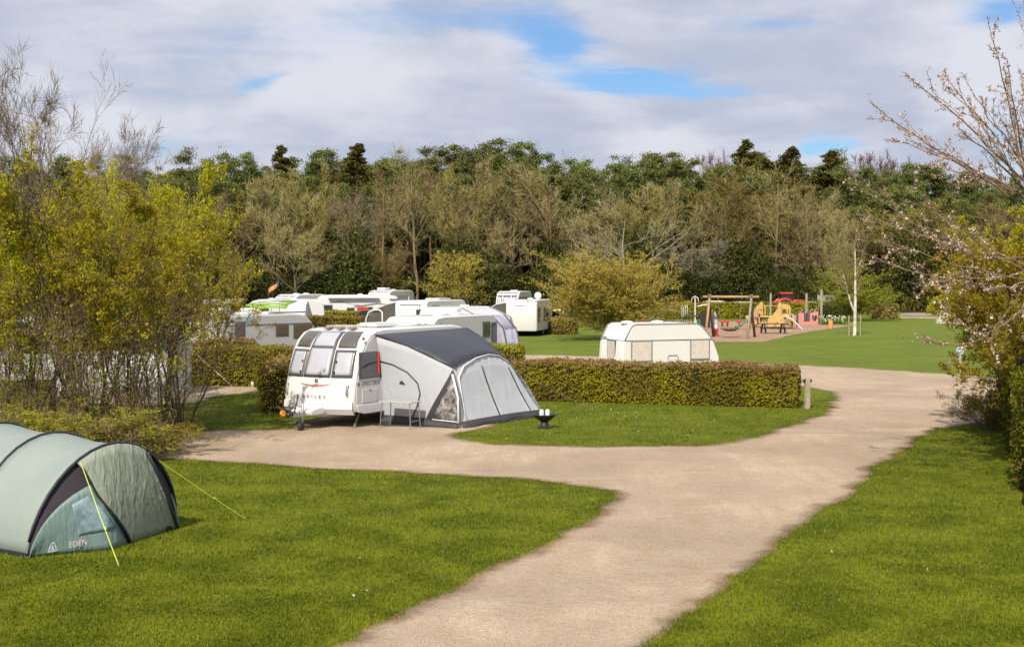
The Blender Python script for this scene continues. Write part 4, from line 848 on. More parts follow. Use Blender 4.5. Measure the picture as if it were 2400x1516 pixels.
def smile():
    m = MB(); top = []
    for i in range(3):
        row = []
        for j in range(17):
            v = -.45+.9*j/16; s = .80+.05*(v/.45)**2+(.026*(1-(v/.45)**2)+.004)*(i-1); x, z, nx_, nz_ = at_s(fr1, S1, s); row.append((x+.2*(1-v*v)+nx_*.012, v*W1_/2-.02, z+nz_*.012))
        top.append(row)
    m.grid(top); return m.build('stripe', PINKST, C1, smooth=True, solid=.006)
smile()
x, z, nx_, nz_ = at_s(fr1, S1, .93); MB().lathe([(.001, 0), (.055, 0), (.06, .012), (.001, .02)], (x+.205, .03, z), 16, axis='X').build('badge', LETT, C1)
x, z, nx_, nz_ = at_s(fr1, S1, .40); text_mesh('lettering', 'BAILEY', .13, LETT, C1, (x+.218, .0, z+.1), (math.radians(88), 0, math.radians(90)), space=2.1, depth=.004)
MB().lathe([(.001, 0), (.035, 0), (.035, .012), (.001, .015)], (x+.205, .12, z-.08), 12, axis='X').build('lock_hole', BLK, C1)
text_mesh('lettering', 'UNICORN', .17, LETT, C1, (L1/2-.78, W1_/2+.016, 1.17), (math.radians(90), 0, math.radians(180)), space=1.15, shear=.25, depth=.003, sx=1.0)
MB().lathe([(.001, 0), (.06, 0), (.06, .008), (.001, .008)], (L1/2-.22, W1_/2+.012, 1.17), 14, axis='Y').build('badge', LETT, C1)
text_mesh('lettering', 'AG', .13, principled('pale_lettering', (.45, .42, .4), .4), C1, (L1/2+.02, W1_/2*.82, .93), (math.radians(88), 0, math.radians(84)), shear=.4, depth=.003)
hf = MB().box((L1/2-.75, W1_/2+.016, .83), (.72, .02, .36)).build('hatch', GREYP, C1, bevel=.02); MB().box((L1/2-.75, W1_/2+.03, .99), (.12, .02, .03)).build('handle', TRIM, hf)
MB().prism([(-2.8, .36), (2.55, .36), (2.85, .42), (2.95, .6), (2.85, .62), (-2.9, .56)], W1_/2-.02, W1_/2+.028).prism([(-2.8, .36), (2.55, .36), (2.85, .42), (2.95, .6), (2.85, .62), (-2.9, .56)], -W1_/2-.028, -W1_/2+.02).build('skirt', WHITE, C1, bevel=.015)
fb = []
for j in range(13):
    v = -1+2*j/12; b = .2*(1-v*v); fb.append([(L1/2-.35+b, v*W1_/2*.985, .33), (L1/2-.08+b, v*W1_/2*.985, .36), (L1/2+.045+b, v*W1_/2*.985, .52), (L1/2+.03+b, v*W1_/2*.985, .7), (L1/2-.3+b, v*W1_/2*.985, .7)])
MB().grid(fb).build('front_skirt', WHITE, C1, smooth='auto')
for sg in (1, -1): 
    MB().tube([(L1/2+.06, sg*W1_/2*.87, .86), (L1/2+.12, sg*W1_/2*.87, .9), (L1/2+.1, sg*W1_/2*.87, 1.12), (L1/2, sg*W1_/2*.87, 1.14)], .018, 6).build('grab_handle', TRIM, C1, smooth=True)
    MB().bar((L1/2-.9, sg*.75, .42), (L1/2-.25, sg*1.0, .03), .05, .04).box((L1/2-.22, sg*1.0, .015), (.16, .1, .02)).build('corner_steady', STEEL, C1)
MB().lathe([(.001, 0), (.05, 0), (.05, .03), (.001, .03)], (L1/2-.45, W1_/2+.0, 2.38), 10, axis='Y').build('marker_lamp', principled('amber_dull', (.5, .2, .12), .3), C1)
# hitch, cover, jockey wheel
MB().bar((L1/2-.3, -.45, .38), (L1/2+1.15, -.03, .42), .07, .1).bar((L1/2-.3, .45, .38), (L1/2+1.15, .03, .42), .07, .1).build('drawbar', STEEL, C1)
MB().prism([(L1/2-.02, .36), (L1/2+.75, .38), (L1/2+.8, .5), (L1/2+.6, .56), (L1/2-.02, .62)], -.34, .34).build('hitch_cover', WHITE, C1, bevel=.04, seg=3)
MB().tube([(L1/2+1.02, 0, .45), (L1/2+1.25, 0, .46), (L1/2+1.34, 0, .42)], [.05, .055, .06], 8).tube([(L1/2+1.05, 0, .5), (L1/2+.95, 0, .72), (L1/2+.9, 0, .95)], .02, 6).tube([(L1/2+1.15, -.02, .5), (L1/2+1.35, -.3, .62), (L1/2+1.3, -.5, .6)], .02, 6).build('coupling_head', BLK, C1, smooth=True)
jw = MB().tube([(L1/2+.88, .14, .12), (L1/2+.88, .14, .78)], .028, 8).tube([(L1/2+.88, .14, .78), (L1/2+.98, .14, .82), (L1/2+1.0, .22, .84)], .012, 6).build('jockey_wheel', STEEL, C1, smooth=True)
MB().lathe([(.04, -.04), (.1, -.045), (.115, -.02), (.115, .02), (.1, .045), (.04, .04)], (L1/2+.96, .14, .115), 16, axis='Y').build('tyre', RUB, jw, smooth=True)
MB().ell((L1/2+1.0, -.42, .42), (.07, .09, .1)).build('tail_plug', ORG, C1, smooth=True)
MB().tube([(L1/2+.5, -.1, .55), (L1/2+.85, -.25, .7), (L1/2+1.1, -.35, .5), (L1/2+.95, -.4, .3)], .012, 6).build('cable', BLK, C1, smooth=True)
# roof gear: rails, rooflight, satellite disc
MB().box((.6, .25, 2.67), (1.1, .7, .07)).box((.6, .25, 2.72), (1.0, .55, .05)).build('rooflight', CREAM, C1, bevel=.03)
MB().bar((1.9, -.55, 2.68), (1.9, .5, 2.68), .05, .04).bar((1.5, -.55, 2.68), (1.5, .5, 2.68), .05, .04).bar((2.0, -.5, 2.64), (1.2, -.5, 2.64), .1, .05).build('roof_rails', principled('dull_beige', (.45, .42, .36), .5), C1)
MB().lathe([(.4, 0), (.42, .03), (.3, .1), (.05, .12)], (-1.0, .2, 2.62), 20).build('roof_dome', WHITE, C1, smooth=True)
MB().box((2.05, .4, 2.63), (.22, .18, .06)).box((2.05, 0, 2.63), (.22, .18, .06)).box((2.05, -.4, 2.63), (.22, .18, .06)).build('solar_clips', TRIM, C1, bevel=.01)
# ---- awning on the front caravan
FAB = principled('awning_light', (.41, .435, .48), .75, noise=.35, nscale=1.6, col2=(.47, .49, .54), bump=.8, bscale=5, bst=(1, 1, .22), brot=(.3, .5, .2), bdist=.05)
FABF = principled('awning_lightened_cloth', (.66, .68, .73), .8, spec=.2, noise=.35, nscale=1.6, col2=(.7, .72, .76), bump=.35, bscale=3, bst=(1, 1, .22), brot=(.3, .5, .2), bdist=.05)  # front wall copy of the cloth, lightened in colour for light passing through
FABW = principled('awning_white', (.70, .70, .72), .7, noise=.3, nscale=2, col2=(.62, .62, .66), bump=.2, bscale=4)
NAVY = principled('awning_roof', (.040, .044, .062), .55, noise=.5, nscale=1.2, col2=(.06, .063, .08), bump=.25, bscale=2.5)
CHAR = principled('awning_charcoal', (.035, .036, .042), .6, noise=.5, nscale=4, col2=(.055, .055, .06), bump=.3, bscale=9)
CLEAR = principled('clear_vinyl', (.03, .03, .032), .1, coat=1.0, noise=1, nscale=7, col2=(.42, .42, .43), bump=1.0, bscale=7, bst=(1, 1, .4), brot=(0, .7, 0), bdist=.06)  # pale streaks in the colour stand in for bright reflections
m_ = CLEAR.node_tree
AW = thing('awning', 'light grey porch awning with a dark navy roof on the side of the front caravan', 'awning', K(0, 0), 0)
def KV(a, b, z): return K(a, b, z)-K(0, 0)
def curve3(p, q, sag=Vector((0, 0, 0)), n=8): return [p*(1-i/n)+q*(i/n)+sag*math.sin(math.pi*i/n) for i in range(n+1)]
T1 = KV(1.0, .03, 2.46); T2 = KV(6.0, .03, 2.5); T1w = KV(1.05, .03, 2.40)
e1a, e1z = onK(1062, 862, 2.12); e2a, e2z = onK(1197, 852, 2.12); ema, emz = onK(1140, 828, 2.12)
E1 = KV(e1a, 2.12, e1z); E2 = KV(e2a, 2.12, e2z); EM = KV(ema, 2.15, emz)
def quad3(a, m, b, n=12):
    c = 2*m-.5*(a+b); return [a*(1-t)**2+c*2*t*(1-t)+b*t*t for t in [i/n for i in range(n+1)]]
eave = quad3(E1, EM, E2, 14); head = curve3(T1, T2, n=14)
rows = [[head[j]*(1-i/8)+eave[j]*(i/8)+Vector((0, 0, .10*math.sin(math.pi*i/8))) for j in range(15)] for i in range(9)]
MB().grid(rows).build('roof', NAVY, AW, smooth=True, solid=.012)
Bg = G(1080, 1003)-K(0, 0); Ag = G(897, 992)-K(0, 0); ca, _z = onK(1243, 952, 2.5); Cg = KV(ca, 2.62, 0); 
Cg = KV(5.75, 2.75, 0)
# side wall facing the drive: caravan edge -> outer corner
inner = [Ag*(1-i/10)+T1w*(i/10)+(KV(.0, .0, 0)*0) for i in range(11)]
outer = [Bg*(1-i/10)+E1*(i/10)+vB*.10*math.sin(math.pi*i/10) for i in range(11)]
def wallpt(s, f):   # s 0..1 inner->outer, f 0..1 up
    i = min(9, int(f*10)); g = f*10-i; a = inner[i]*(1-g)+inner[i+1]*g; b = outer[i]*(1-g)+outer[i+1]*g
    p = a*(1-s)+b*s; top = T1w*(1-s)+E1*s
    return p+Vector((0, 0, .12*math.sin(math.pi*s)*f))-uB*.05*math.sin(math.pi*s)*math.sin(math.pi*f)
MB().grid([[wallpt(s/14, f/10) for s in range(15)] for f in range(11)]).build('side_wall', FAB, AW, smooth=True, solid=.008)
def onwall(pts, off=.012): return [wallpt(s, f)-uB*off for s, f in pts]
def strip(pts, w_, name, mat, off=.02, parent=AW):
    m = MB(); m.tube(onwall(pts, off), w_/2, 5); return m.build(name, mat, parent, smooth=True)
strip([(.03, .73), (.2, .715), (.38, .66), (.5, .55), (.52, .42), (.47, .25), (.40, .10)], .035, 'door_zip', BLK)
# dark gusset with a clear triangular window
def tri(pts, name, mat, off, parent=AW): 
    a, b, c = pts; n = 8; rows = []
    for i in range(n+1):
        l = (a[0]+(b[0]-a[0])*i/n, a[1]+(b[1]-a[1])*i/n); r_ = (a[0]+(c[0]-a[0])*i/n, a[1]+(c[1]-a[1])*i/n); rows.append([wallpt(l[0]+(r_[0]-l[0])*j/n, l[1]+(r_[1]-l[1])*j/n)-uB*off for j in range(n+1)])
    return MB().grid(rows).build(name, mat, parent, smooth=True, solid=.005, offset=0)
gus = tri([(1.0, .985), (.52, .0), (1.0, 0)], 'gusset', CHAR, .02); tri([(.965, .84), (.66, .115), (.965, .115)], 'clear_window', CLEAR, .035, gus)
tri_edge = strip([(.985, .0), (.985, .5), (.975, .88)], .07, 'corner_trim', FABW, .045); strip([(.66, .10), (.97, .10)], .035, 'window_trim', FABW, .05, gus)
# outer wall: eave arch down to the ground, four panels with dark zips
nB = [Bg*(1-j/14)+Cg*(j/14)+vB*.03*math.sin(math.pi*j/14) for j in range(15)]
def outw(s, f): # f 0 ground .. 1 eave
    j = min(13, int(s*14)); g = s*14-j; lo = nB[j]*(1-g)+nB[j+1]*g; hi = eave[j]*(1-g)+eave[j+1]*g
    return lo*(1-f)+hi*f-vB*.03*math.sin(math.pi*f)
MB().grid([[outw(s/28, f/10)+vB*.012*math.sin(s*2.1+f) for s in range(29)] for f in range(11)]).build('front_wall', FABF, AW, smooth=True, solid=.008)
def ostrip(pts, w_, name, mat, off=.02): return MB().tube([outw(s, f)+vB*off for s, f in pts], w_/2, 5).build(name, mat, AW, smooth=True)
for i, (s, q) in enumerate(((.47, .12), (.87, .04))): ostrip([(s-q*f, f) for f in (.05, .25, .45, .65, .84)], .035, 'panel_zip', BLK)
ostrip([(.07, .03), (.06, .4), (.05, .8), (.12, .93), (.3, .97), (.5, .985), (.7, .985), (.9, .965), (.97, .9)], .05, 'seam', FABW)
for l0, l1, r0, r1, f1 in ((.07, .07, .44, .32, .80), (.51, .40, .83, .80, .83), (.91, .87, .985, .96, .80)):
    w_ = MB().grid([[outw((l0+(l1-l0)*j/6)*(1-i/8)+(r0+(r1-r0)*j/6)*i/8, .1+(f1-.1)*j/6)+vB*.014 for i in range(9)] for j in range(7)]); w_.build('blind', principled('awning_blind', (.56, .585, .65), .75, spec=.2, noise=.5, nscale=2.5, col2=(.66, .68, .73), bump=.35, bscale=2.6, bst=(1, 1, .2), bdist=.05), AW, smooth=False, solid=.004)  # blind colour lightened as well, for light through the cloth
sk = MB().grid([[outw(s/14, f*.10)+vB*(.03+.18*(1-f)*(.6+.4*math.sin(s*1.3))) for s in range(15)] for f in (0, .5, 1)]); sk.build('mud_skirt', CHAR, AW, smooth=True, solid=.006)
MB().grid([[wallpt(s/14, f*.105)-uB*(.03+.16*(1-f)) for s in range(15)] for f in (0, .5, 1)]).build('mud_skirt', CHAR, AW, smooth=True, solid=.006)
bk = [KV(6.0, .03, 0), KV(6.0, .03, 2.5)]; MB().grid([[bk[0]*(1-f/6)+bk[1]*(f/6), Cg*(1-f/6)+E2*(f/6)+vB*.1*math.sin(math.pi*f/6)] for f in range(7)]).build('rear_wall', FAB, AW, solid=.008)
MB().add([KV(.9, .0, .012), Bg+Vector((0, 0, .012)), Cg+vB*.45+uB*.3+Vector((0, 0, .014)), KV(6.2, 0, .012)], [(0, 1, 2, 3)]).build('groundsheet', CHAR, AW, solid=.006)
MB().tube([T1+Vector((0, 0, .02))]+[p+vB*.01 for p in [T1*.6+E1*.4+Vector((0, 0, .09))]]+[E1+Vector((0, 0, .0))], .02, 6).tube([p+vB*.015 for p in eave], .022, 6).build('roof_piping', CHAR, AW, smooth=True)
MB().tube([KV(1.12, .06, 1.42), KV(1.1, .06, 2.0)], .03, 6).build('red_reflection', RED, AW)  # solid red strip standing in for a reflection by the side window
# small printed mark on the side wall
mk = onwall([(.26, .50), (.34, .50), (.30, .545)], .03); MB().add(mk, [(0, 1, 2)]).build('printed_mark', BLK, AW, solid=.004)
for a_, b_ in ((E2+Vector((0, 0, -.1)), KV(7.4, 3.6, 0)),):
    g = thing('guy_rope', 'thin dark guy rope from the awning to the lawn before the long hedge', 'guy rope', K(0, 0)); MB().tube(curve3(a_, b_, n=4), .008, 5).build('rope', TRIM, g); MB().tube([b_+Vector((0, 0, .1)), b_-Vector((0, 0, .1))], .012, 5).build('peg', STEEL, g)
# ---- folding table in front of the awning
tp = G(938, 1002); ft = thing('folding_table', 'small grey folding camping table in front of the awning door', 'table', tp, math.atan2(vB.y, vB.x))
MB().box((0, 0, .7), (1.0, .55, .03)).build('tabletop', principled('table_grey', (.42, .43, .43), .4), ft, bevel=.01)
for sx_ in (-1, 1):
    for sy_ in (-1, 1): MB().tube([(sx_*.44, sy_*.22, .69), (sx_*.48, sy_*.25, 0)], .014, 6).build('leg', STEEL, ft)
    MB().tube([(sx_*.47, -.24, .2), (sx_*.47, .24, .2)], .01, 6).build('brace', STEEL, ft)
# ---- fire bowl with white jars
fb_ = G(1276, 1003); fbw = thing('fire_bowl', 'black fire bowl on a short stand on the lawn in front of the hedge', 'fire pit', fb_)
MB().lathe([(.06, .17), (.2, .24), (.31, .34), (.33, .37), (.3, .37), (.19, .27), (.05, .22)], n=24).build('bowl', BLK, fbw, smooth='auto'); MB().lathe([(.2, 0), (.2, .03), (.13, .06), (.1, .18), (.15, .2)], n=20).build('stand', BLK, fbw, smooth='auto')
for i, (dx, dy) in enumerate(((-.075, 0), (.085, .03))):
    j = thing('jar', 'white glass jar standing in the black fire bowl, %s of the two' % ('left' if i == 0 else 'right'), 'jar', (fb_.x+dx, fb_.y+dy, .25), 0, 'jars in the fire bowl')
    MB().lathe([(.055, 0), (.062, .02), (.062, .19), (.05, .23)], n=16).build('glass', principled('white_glass', (.62, .7, .75), .2, noise=1, nscale=14, col2=(.8, .82, .82)), j, smooth='auto'); MB().lathe([(.052, .225), (.052, .25), (.02, .255)], n=14).build('lid', principled('jar_lid', (.75, .75, .75), .3), j)
# ================================================================ the green tunnel tent
TGREY = principled('tent_sage', (.24, .295, .275), .7, noise=.35, nscale=1.0, col2=(.31, .355, .32), bump=.35, bscale=3.5, bst=(1, 1, .3), brot=(.4, .9, 0), bdist=.04)
TTEAL = principled('tent_teal', (.155, .235, .225), .6, noise=.4, nscale=1.5, col2=(.2, .28, .27), bump=.9, bscale=5, bst=(1, 1, .25), brot=(.3, 1.1, 0), bdist=.05)
TDOOR = principled('tent_door', (.25, .285, .22), .7, noise=.5, nscale=1.5, col2=(.31, .34, .28), bump=1.0, bscale=6, bst=(1, 1, .2), brot=(0, .75, .3), bdist=.07)
TPVC = principled('tent_pvc', (.13, .21, .25), .15, coat=1, noise=1, nscale=5, col2=(.28, .38, .41), bump=.8, bscale=6)
NAVB = principled('tent_binding', (.018, .022, .035), .6); TDARK = principled('tent_inner', (.04, .03, .045), .8); NEON = principled('guy_line_yellow', (.62, .78, .08), .5)
A1 = G(62, 1305); B1 = G(412, 1236); ct = (A1+B1)/2; bd = (B1-A1); hw = bd.length/2; bd.normalize(); ax = Vector((-bd.y, bd.x, 0))  # tunnel runs away to the left
TT = thing('tunnel_tent', 'sage green tunnel tent with dark arched poles pitched at the lower left', 'tent', ct)
def arch(c, hw_, h, lean=0.0, n=20, e=2.0):
    out = []
    for i in range(n+1):
        a = math.pi*i/n; x = -math.cos(a); z = math.sin(a); x = math.copysign(abs(x)**(2/e*1.0), x); z = abs(z)**(2/e*1.06)
        out.append(c+bd*x*hw_*(1-.02*z)+Vector((0, 0, h*z))-ax*lean*z)
    return out
H1 = onh = H-(1038-YH)*20.2/F
O = Vector((0, 0, 0))
arcs = [arch(O, hw, 1.50, .22), arch(ax*1.35, hw*1.03, 1.56, .06), arch(ax*2.75, hw*1.03, 1.62, 0), arch(ax*4.1, hw*1.0, 1.45, -.1), arch(ax*5.3, hw*.85, .75, -.3)]
def section(i, name, mat):
    A, B = arcs[i], arcs[i+1]; rows = []
    for k in range(9):
        f = k/8; rows.append([a*(1-f)+b*f-Vector((0, 0, .05*math.sin(math.pi*f)*(1 if z_ > 2 else 0))) for z_, (a, b) in enumerate(zip(A, B))])
    return MB().grid(rows).build(name, mat, TT, smooth=True, solid=.006)
for i in range(4): section(i, 'flysheet', TGREY)
for i in range(4): MB().tube([p+Vector((0, 0, .008)) for p in arcs[i][(1 if i == 0 else 0):]], .022 if i else .026, 6).build('pole_sleeve', NAVB, TT, smooth=True)
ac = arcs[0]
# closed front: ground line bows out to the middle peg
Mg = G(256, 1288)-ct; 
def frontpt(s, f):
    """s 0..1 from left foot to right foot, f 0 ground .. 1 arch"""
    n = 20; i = min(n-1, int(s*n)); g = s*n-i; top = ac[i]*(1-g)+ac[i+1]*g
    # ground point below
    sg = (top.dot(bd)/hw+1)/2; m_s = (Mg.dot(bd)/hw+1)/2
    gnd = (ac[0]*(1-sg/m_s)+Mg*(sg/m_s)) if sg < m_s else (Mg*(1-(sg-m_s)/(1-m_s))+ac[-1]*((sg-m_s)/(1-m_s)))
    gnd = Vector((gnd.x, gnd.y, 0)); return gnd*(1-f)+top*f-ax*.06*math.sin(math.pi*f)
def fgrid(s0, s1, name, mat, f0=0.0, f1=1.0, off=0.0, wr=0.0, parent=TT, n=14, l=None, r=None):
    rows = []
    for k in range(11):
        f = f0+(f1-f0)*k/10; a = l(f) if l else s0; b = r(f) if r else s1
        rows.append([frontpt(a+(b-a)*j/n, f)-ax*(off+wr*math.sin(j*1.9+k*.8)*math.sin(math.pi*k/10)) for j in range(n+1)])
    return MB().grid(rows).build(name, mat, parent, smooth=True, solid=.005, offset=0)
fgrid(.0, 1.0, 'front_lining', TDARK, off=-.03)
fgrid(.36, .8, 'door_panel', TDOOR, off=.035, wr=.022, n=22, l=lambda f: .53-.30*f+.10*f*f+.008*math.sin(f*9), r=lambda f: 1.0-.36*f**.7)
tl = fgrid(.0, .4, 'side_panel', TTEAL, off=.012, f1=.70, wr=.006, l=lambda f: .004, r=lambda f: .52-.20*f)
fgrid(.2, .4, 'vinyl_window', TPVC, off=.022, f0=.2, f1=.6, wr=.012, parent=tl, l=lambda f: .32-.05*f, r=lambda f: .50-.24*f)
tr_ = fgrid(.75, 1.0, 'side_panel', TTEAL, off=.012, f1=.76, wr=.006, l=lambda f: .985-.22*f**.9, r=lambda f: .998)
def fstrip(pts, w_, name, mat, off=.035): return MB().tube([frontpt(s, f)-ax*off for s, f in pts], w_/2, 6).build(name, mat, TT, smooth=True)
fstrip([(.53-.30*f+.10*f*f+.008*math.sin(f*9), f) for f in (.02, .15, .3, .45, .6, .75, .9)], .035, 'zip', NAVB, .055); fstrip([(1.0-.36*f**.7, f) for f in (.01, .2, .4, .6, .8, .98)], .05, 'zip', NAVB, .055)
MB().grid([[frontpt(s, f)-ax*.05 for s in (.78, .81, .84)] for f in (.10, .02)]).build('vent', NAVB, TT)
LOGO = principled('logo_white', (.75, .75, .75), .5)
lp = frontpt(.19, .085)-ax*.03; zr = math.atan2(bd.y, bd.x)
text_mesh('lettering', 'EDEN', .115, principled('logo_pinkish', (.72, .62, .6), .5), TT, frontpt(.30, .12)-ax*.07, (math.radians(85), 0, zr-.1), space=1.05, shear=.15, depth=.002)
lg = MB(); q0 = frontpt(.20, .13)-ax*.06
for pts in ([(-.085, -.05), (.085, -.05), (.085, -.03), (-.085, -.03)], [(-.075, -.02), (-.05, -.02), (-.012, .075), (-.035, .06)], [(.012, .075), (.05, -.02), (.075, -.02), (.04, .065)], [(-.035, .06), (-.02, .085), (.02, .085), (.04, .065)], [(-.03, -.02), (.03, -.02), (.0, .035)]):
    lg.add([q0+bd*x+Vector((0, 0, z)) for x, z in pts], [tuple(range(len(pts)))])
lg.build('logo', LOGO, TT, solid=.004)
MB().grid([[arcs[0][0]*(1-f)+arcs[1][0]*f+bd*(-.01)+Vector((0, 0, z)) for f in (0, .5, 1)] for z in (0, .06)]).build('hem', NAVB, TT)
for i, (sp, ge, lab) in enumerate((((355, 1070), (575, 1215), 'neon yellow guy line stretching right from the tent front arch to the lawn'), ((186, 1112), (279, 1327), 'neon yellow guy line coming towards the viewer from the left of the tent front'))):
    best = min(arcs[0], key=lambda p: abs(CX+F*(p+ct).x/(p+ct).y-sp[0])+abs(YH+F*(H-(p+ct).z)/(p+ct).y-sp[1])); st_ = best+ct; en = G(*ge)
    g = thing('guy_line', lab, 'guy rope', en, 0, 'neon guy lines of the tent'); MB().tube([st_-en, (st_-en)*.45+Vector((0, 0, -.015)), O], .006, 5).build('rope', NEON, g); MB().bar((st_-en)*.33+Vector((0, 0, .0)), (st_-en)*.36, .025, .012).build('slider', NEON, g); MB().tube([(0, 0, .05), (0, 0, -.08)], .01, 5).build('peg', STEEL, g)
# ================================================================ the other caravans, motorhomes and cars
def corner_frame(px, Y, th):
    th = math.radians(th); u = Vector((math.sin(th), math.cos(th), 0)); v = Vector((math.cos(th), -math.sin(th), 0)); c = XY(px, Y); c.z = gz(c.x, c.y); return c, u, v
def van(px, Y, th, L, Wd, Hh, label, name='caravan', cat='caravan', far_front=True, swins=(), ewins=(), **kw):
    """caravan whose nearest corner stands at column px; swins: (a from that corner, z, w, h, mat) on the visible side, ewins: (b from the corner, z, w, h, mat) on the visible end"""
    c, u, v = corner_frame(px, Y, th); cen = c+u*L/2-v*Wd/2; hd = math.atan2(u.y, u.x) if far_front else math.atan2(-u.y, -u.x); sg = -1 if far_front else 1
    w = [(sg, (L-a) if far_front else a, z, w_, h_, mt) for a, z, w_, h_, mt in swins]
    rw = [((-(Wd/2-b)), z, w_, h_, mt) for b, z, w_, h_, mt in ewins] if far_front else []
    t = caravan(name, label, cat, cen, hd, L, Wd, Hh, wins=w, rear_wins=rw, **kw)
    return t, c, u, v
def frontwins(t, L, Wd, Hh, zb, bulge, mat, up=True):
    fr, _ = profile('modern', L, Hh, zb); S = arclen(fr)
    for a, b in ((-.88, -.42), (-.36, .36), (.42, .88)):
        f = front_patch(fr, Wd, bulge, S[4]-.05, S[6]+.05 if not up else S[7]+.25, (lambda q, a=a, b=b: (a, b)), .015, 4, 4).build('window', SURR, t, smooth=True, solid=.01); front_patch(fr, Wd, bulge, S[4], S[6], (lambda q, a=a, b=b: (a+.05, b-.05)), .03, 4, 4).build('pane', mat, f, smooth=True, solid=.01)
def porch(label, org, u, v, prof, L, wall, roof, nroof, name='awning', cat='awning', a0=0, slope=0.0, frame=None, wins=()):
    """fabric porch: profile of (out, z) swept along u; the last nroof strips are roof cloth; slope pulls the foot outwards at the ends"""
    t = thing(name, label, cat, org)
    def P(i, a, k): b, z = prof[i]; return u*(a+(slope*(1-z/max(p[1] for p in prof)))*k)+v*b+Vector((0, 0, z))
    n = len(prof)
    def strip(i0, i1, nm, mt):
        m = MB(); m.grid([[P(i, a0+L*f, -1+2*f)+Vector((0, 0, -.05*math.sin(math.pi*f*2)**2 if 0 < i < n-1 else 0)) for f in [q/8 for q in range(9)]] for i in range(i0, i1+1)]); return m.build(nm, mt, t, smooth=True, solid=.01)
    strip(0, n-1-nroof, 'front_wall', wall); strip(n-1-nroof, n-1, 'roof', roof)
    for k, f in ((-1, 0), (1, 1)): MB().add([P(i, a0+L*f, k) for i in range(n)]+[u*(a0+L*f)+v*prof[-1][0]], [tuple(range(n+1))]).build('side_wall', wall, t, solid=.01)
    for k, f in ((-1, 0), (1, 1)): MB().tube([P(i, a0+L*f, k) for i in range(n)], .03, 5).build('frame', frame or TRIM, t, smooth=True)
    for a, b0, b1, z0, z1, mt in wins:   # windows on the near side wall
        MB().add([u*(a0-.03)+v*b0+Vector((0, 0, z0)), u*(a0-.03)+v*b1+Vector((0, 0, z0)), u*(a0-.03)+v*b1+Vector((0, 0, z1)), u*(a0-.03)+v*b0+Vector((0, 0, z1))], [(0, 1, 2, 3)]).build('window', mt, t, solid=.01)
    return t
GRYF = principled('grey_canvas', (.36, .36, .36), .8, noise=.5, nscale=2, col2=(.44, .44, .43), bump=.3, bscale=4); PALEF = principled('pale_canvas', (.56, .56, .58), .8, noise=.4, nscale=2, col2=(.64, .64, .65), bump=.3, bscale=4)
DARKF = principled('dark_canvas', (.07, .065, .06), .8, noise=.6, nscale=3, col2=(.11, .10, .095), bump=.3, bscale=4); LIME = principled('lime_canvas', (.20, .36, .04), .6, noise=.4, nscale=2, col2=(.26, .42, .06)); LILAC = principled('lilac_canvas', (.42, .42, .50), .7, noise=.6, nscale=3, col2=(.25, .24, .34), bump=.3, bscale=4)
# silver caravan on the left
c2, c_, u_, v_ = van(513, 53, 39, 5.5, 2.25, 2.52, 'silver grey caravan with three brown windows behind the low hedge, left of the front caravan', swins=((1.05, 1.55, .42, 1.25, BRNW), (3.3, 1.85, .6, .42, BRNW), (4.45, 1.78, .95, .52, BRNW)), body=SILV, side=SILV, bulge=.05, kind='modern', vents=2, inset=.07)
MB().box((-2.79, 0, 1.45), (.03, 2.1, 1.9)).build('rear_panel', WHITE, c2, bevel=.02); MB().bar((-2.5, -1.15, 2.12), (2.2, -1.15, 2.12), .03, .02).bar((-2.6, -1.15, .95), (2.6, -1.15, .95), .03, .02).build('trim_line', TRIM, c2)
MB().box((1.9, -1.145, 1.15), (.45, .02, .3)).box((1.9, -1.145, .68), (.45, .02, .18)).build('hatch', GREYP, c2, bevel=.01); MB().box((1.6, -.3, 2.56), (1.9, .3, .06)).build('awning_rail', TRIM, c2)
MB().lathe([(.18, 0), (.19, .05), (.02, .1)], (0.2, .3, 2.52), 16).build('roof_dome', WHITE, c2, smooth=True)
an = thing('tv_aerial', 'thin silver aerial mast with crossbars standing by the silver caravan, under the green awning', 'aerial', XY(655, 56.5)); MB().tube([(0, 0, 0), (0, 0, 3.1)], .02, 6).build('mast', STEEL, an); MB().bar((-.9, 0, 3.05), (0.05, 0, 3.0), .04, .03).bar((-.4, 0, 2.9), (0.05, 0, 2.88), .03, .03).build('boom', WHITE, an)
# caravan right behind the front one
c3, c_, u_, v_ = van(1010, 50, 29, 5.7, 2.25, 2.56, 'white ended caravan with pale grey side directly behind the front caravan', swins=((4.15, 1.95, .5, .55, TINT), (5.0, 1.75, .8, .85, TINT)), body=WHITE, side=GREYP, bulge=.1, vents=2, inset=.05)
MB().prism([(-2.92, 2.30), (-2.86, 2.34), (-2.86, 2.2), (-2.92, 2.2)], -.95, .95).build('light_bar', PALEF, c3); MB().box((-2.93, 0, 2.33), (.03, .42, .06)).build('brake_light', RED, c3, bevel=.01); MB().box((-2.9, 0, 1.98), (.05, 1.7, .05)).build('grab_bar', TRIM, c3, bevel=.01)
for y in (-.95, .95): MB().box((-2.93, y, 2.28), (.03, .09, .04)).build('marker_lamp', BLK, c3)
MB().bar((-2.2, -1.14, .6), (-2.2, -1.14, 2.35), .03, .03).build('trim_line', TRIM, c3)
porch('low grey fabric awning on the left side of the white ended caravan', c_-v_*2.25, u_, -v_, [(2.2, 0), (2.0, .9), (1.4, 1.75), (.0, 2.4)], 3.6, GRYF, GRYF, 2, a0=.7, slope=.2)
aw3 = porch('pale lilac awning beyond the white ended caravan with yellow guy ropes', c_, u_, v_, [(.75, 0), (.62, .9), (.35, 1.95), (-.2, 2.5)], 1.0, LILAC, LILAC, 1, a0=5.0, slope=.12, frame=DARKF)
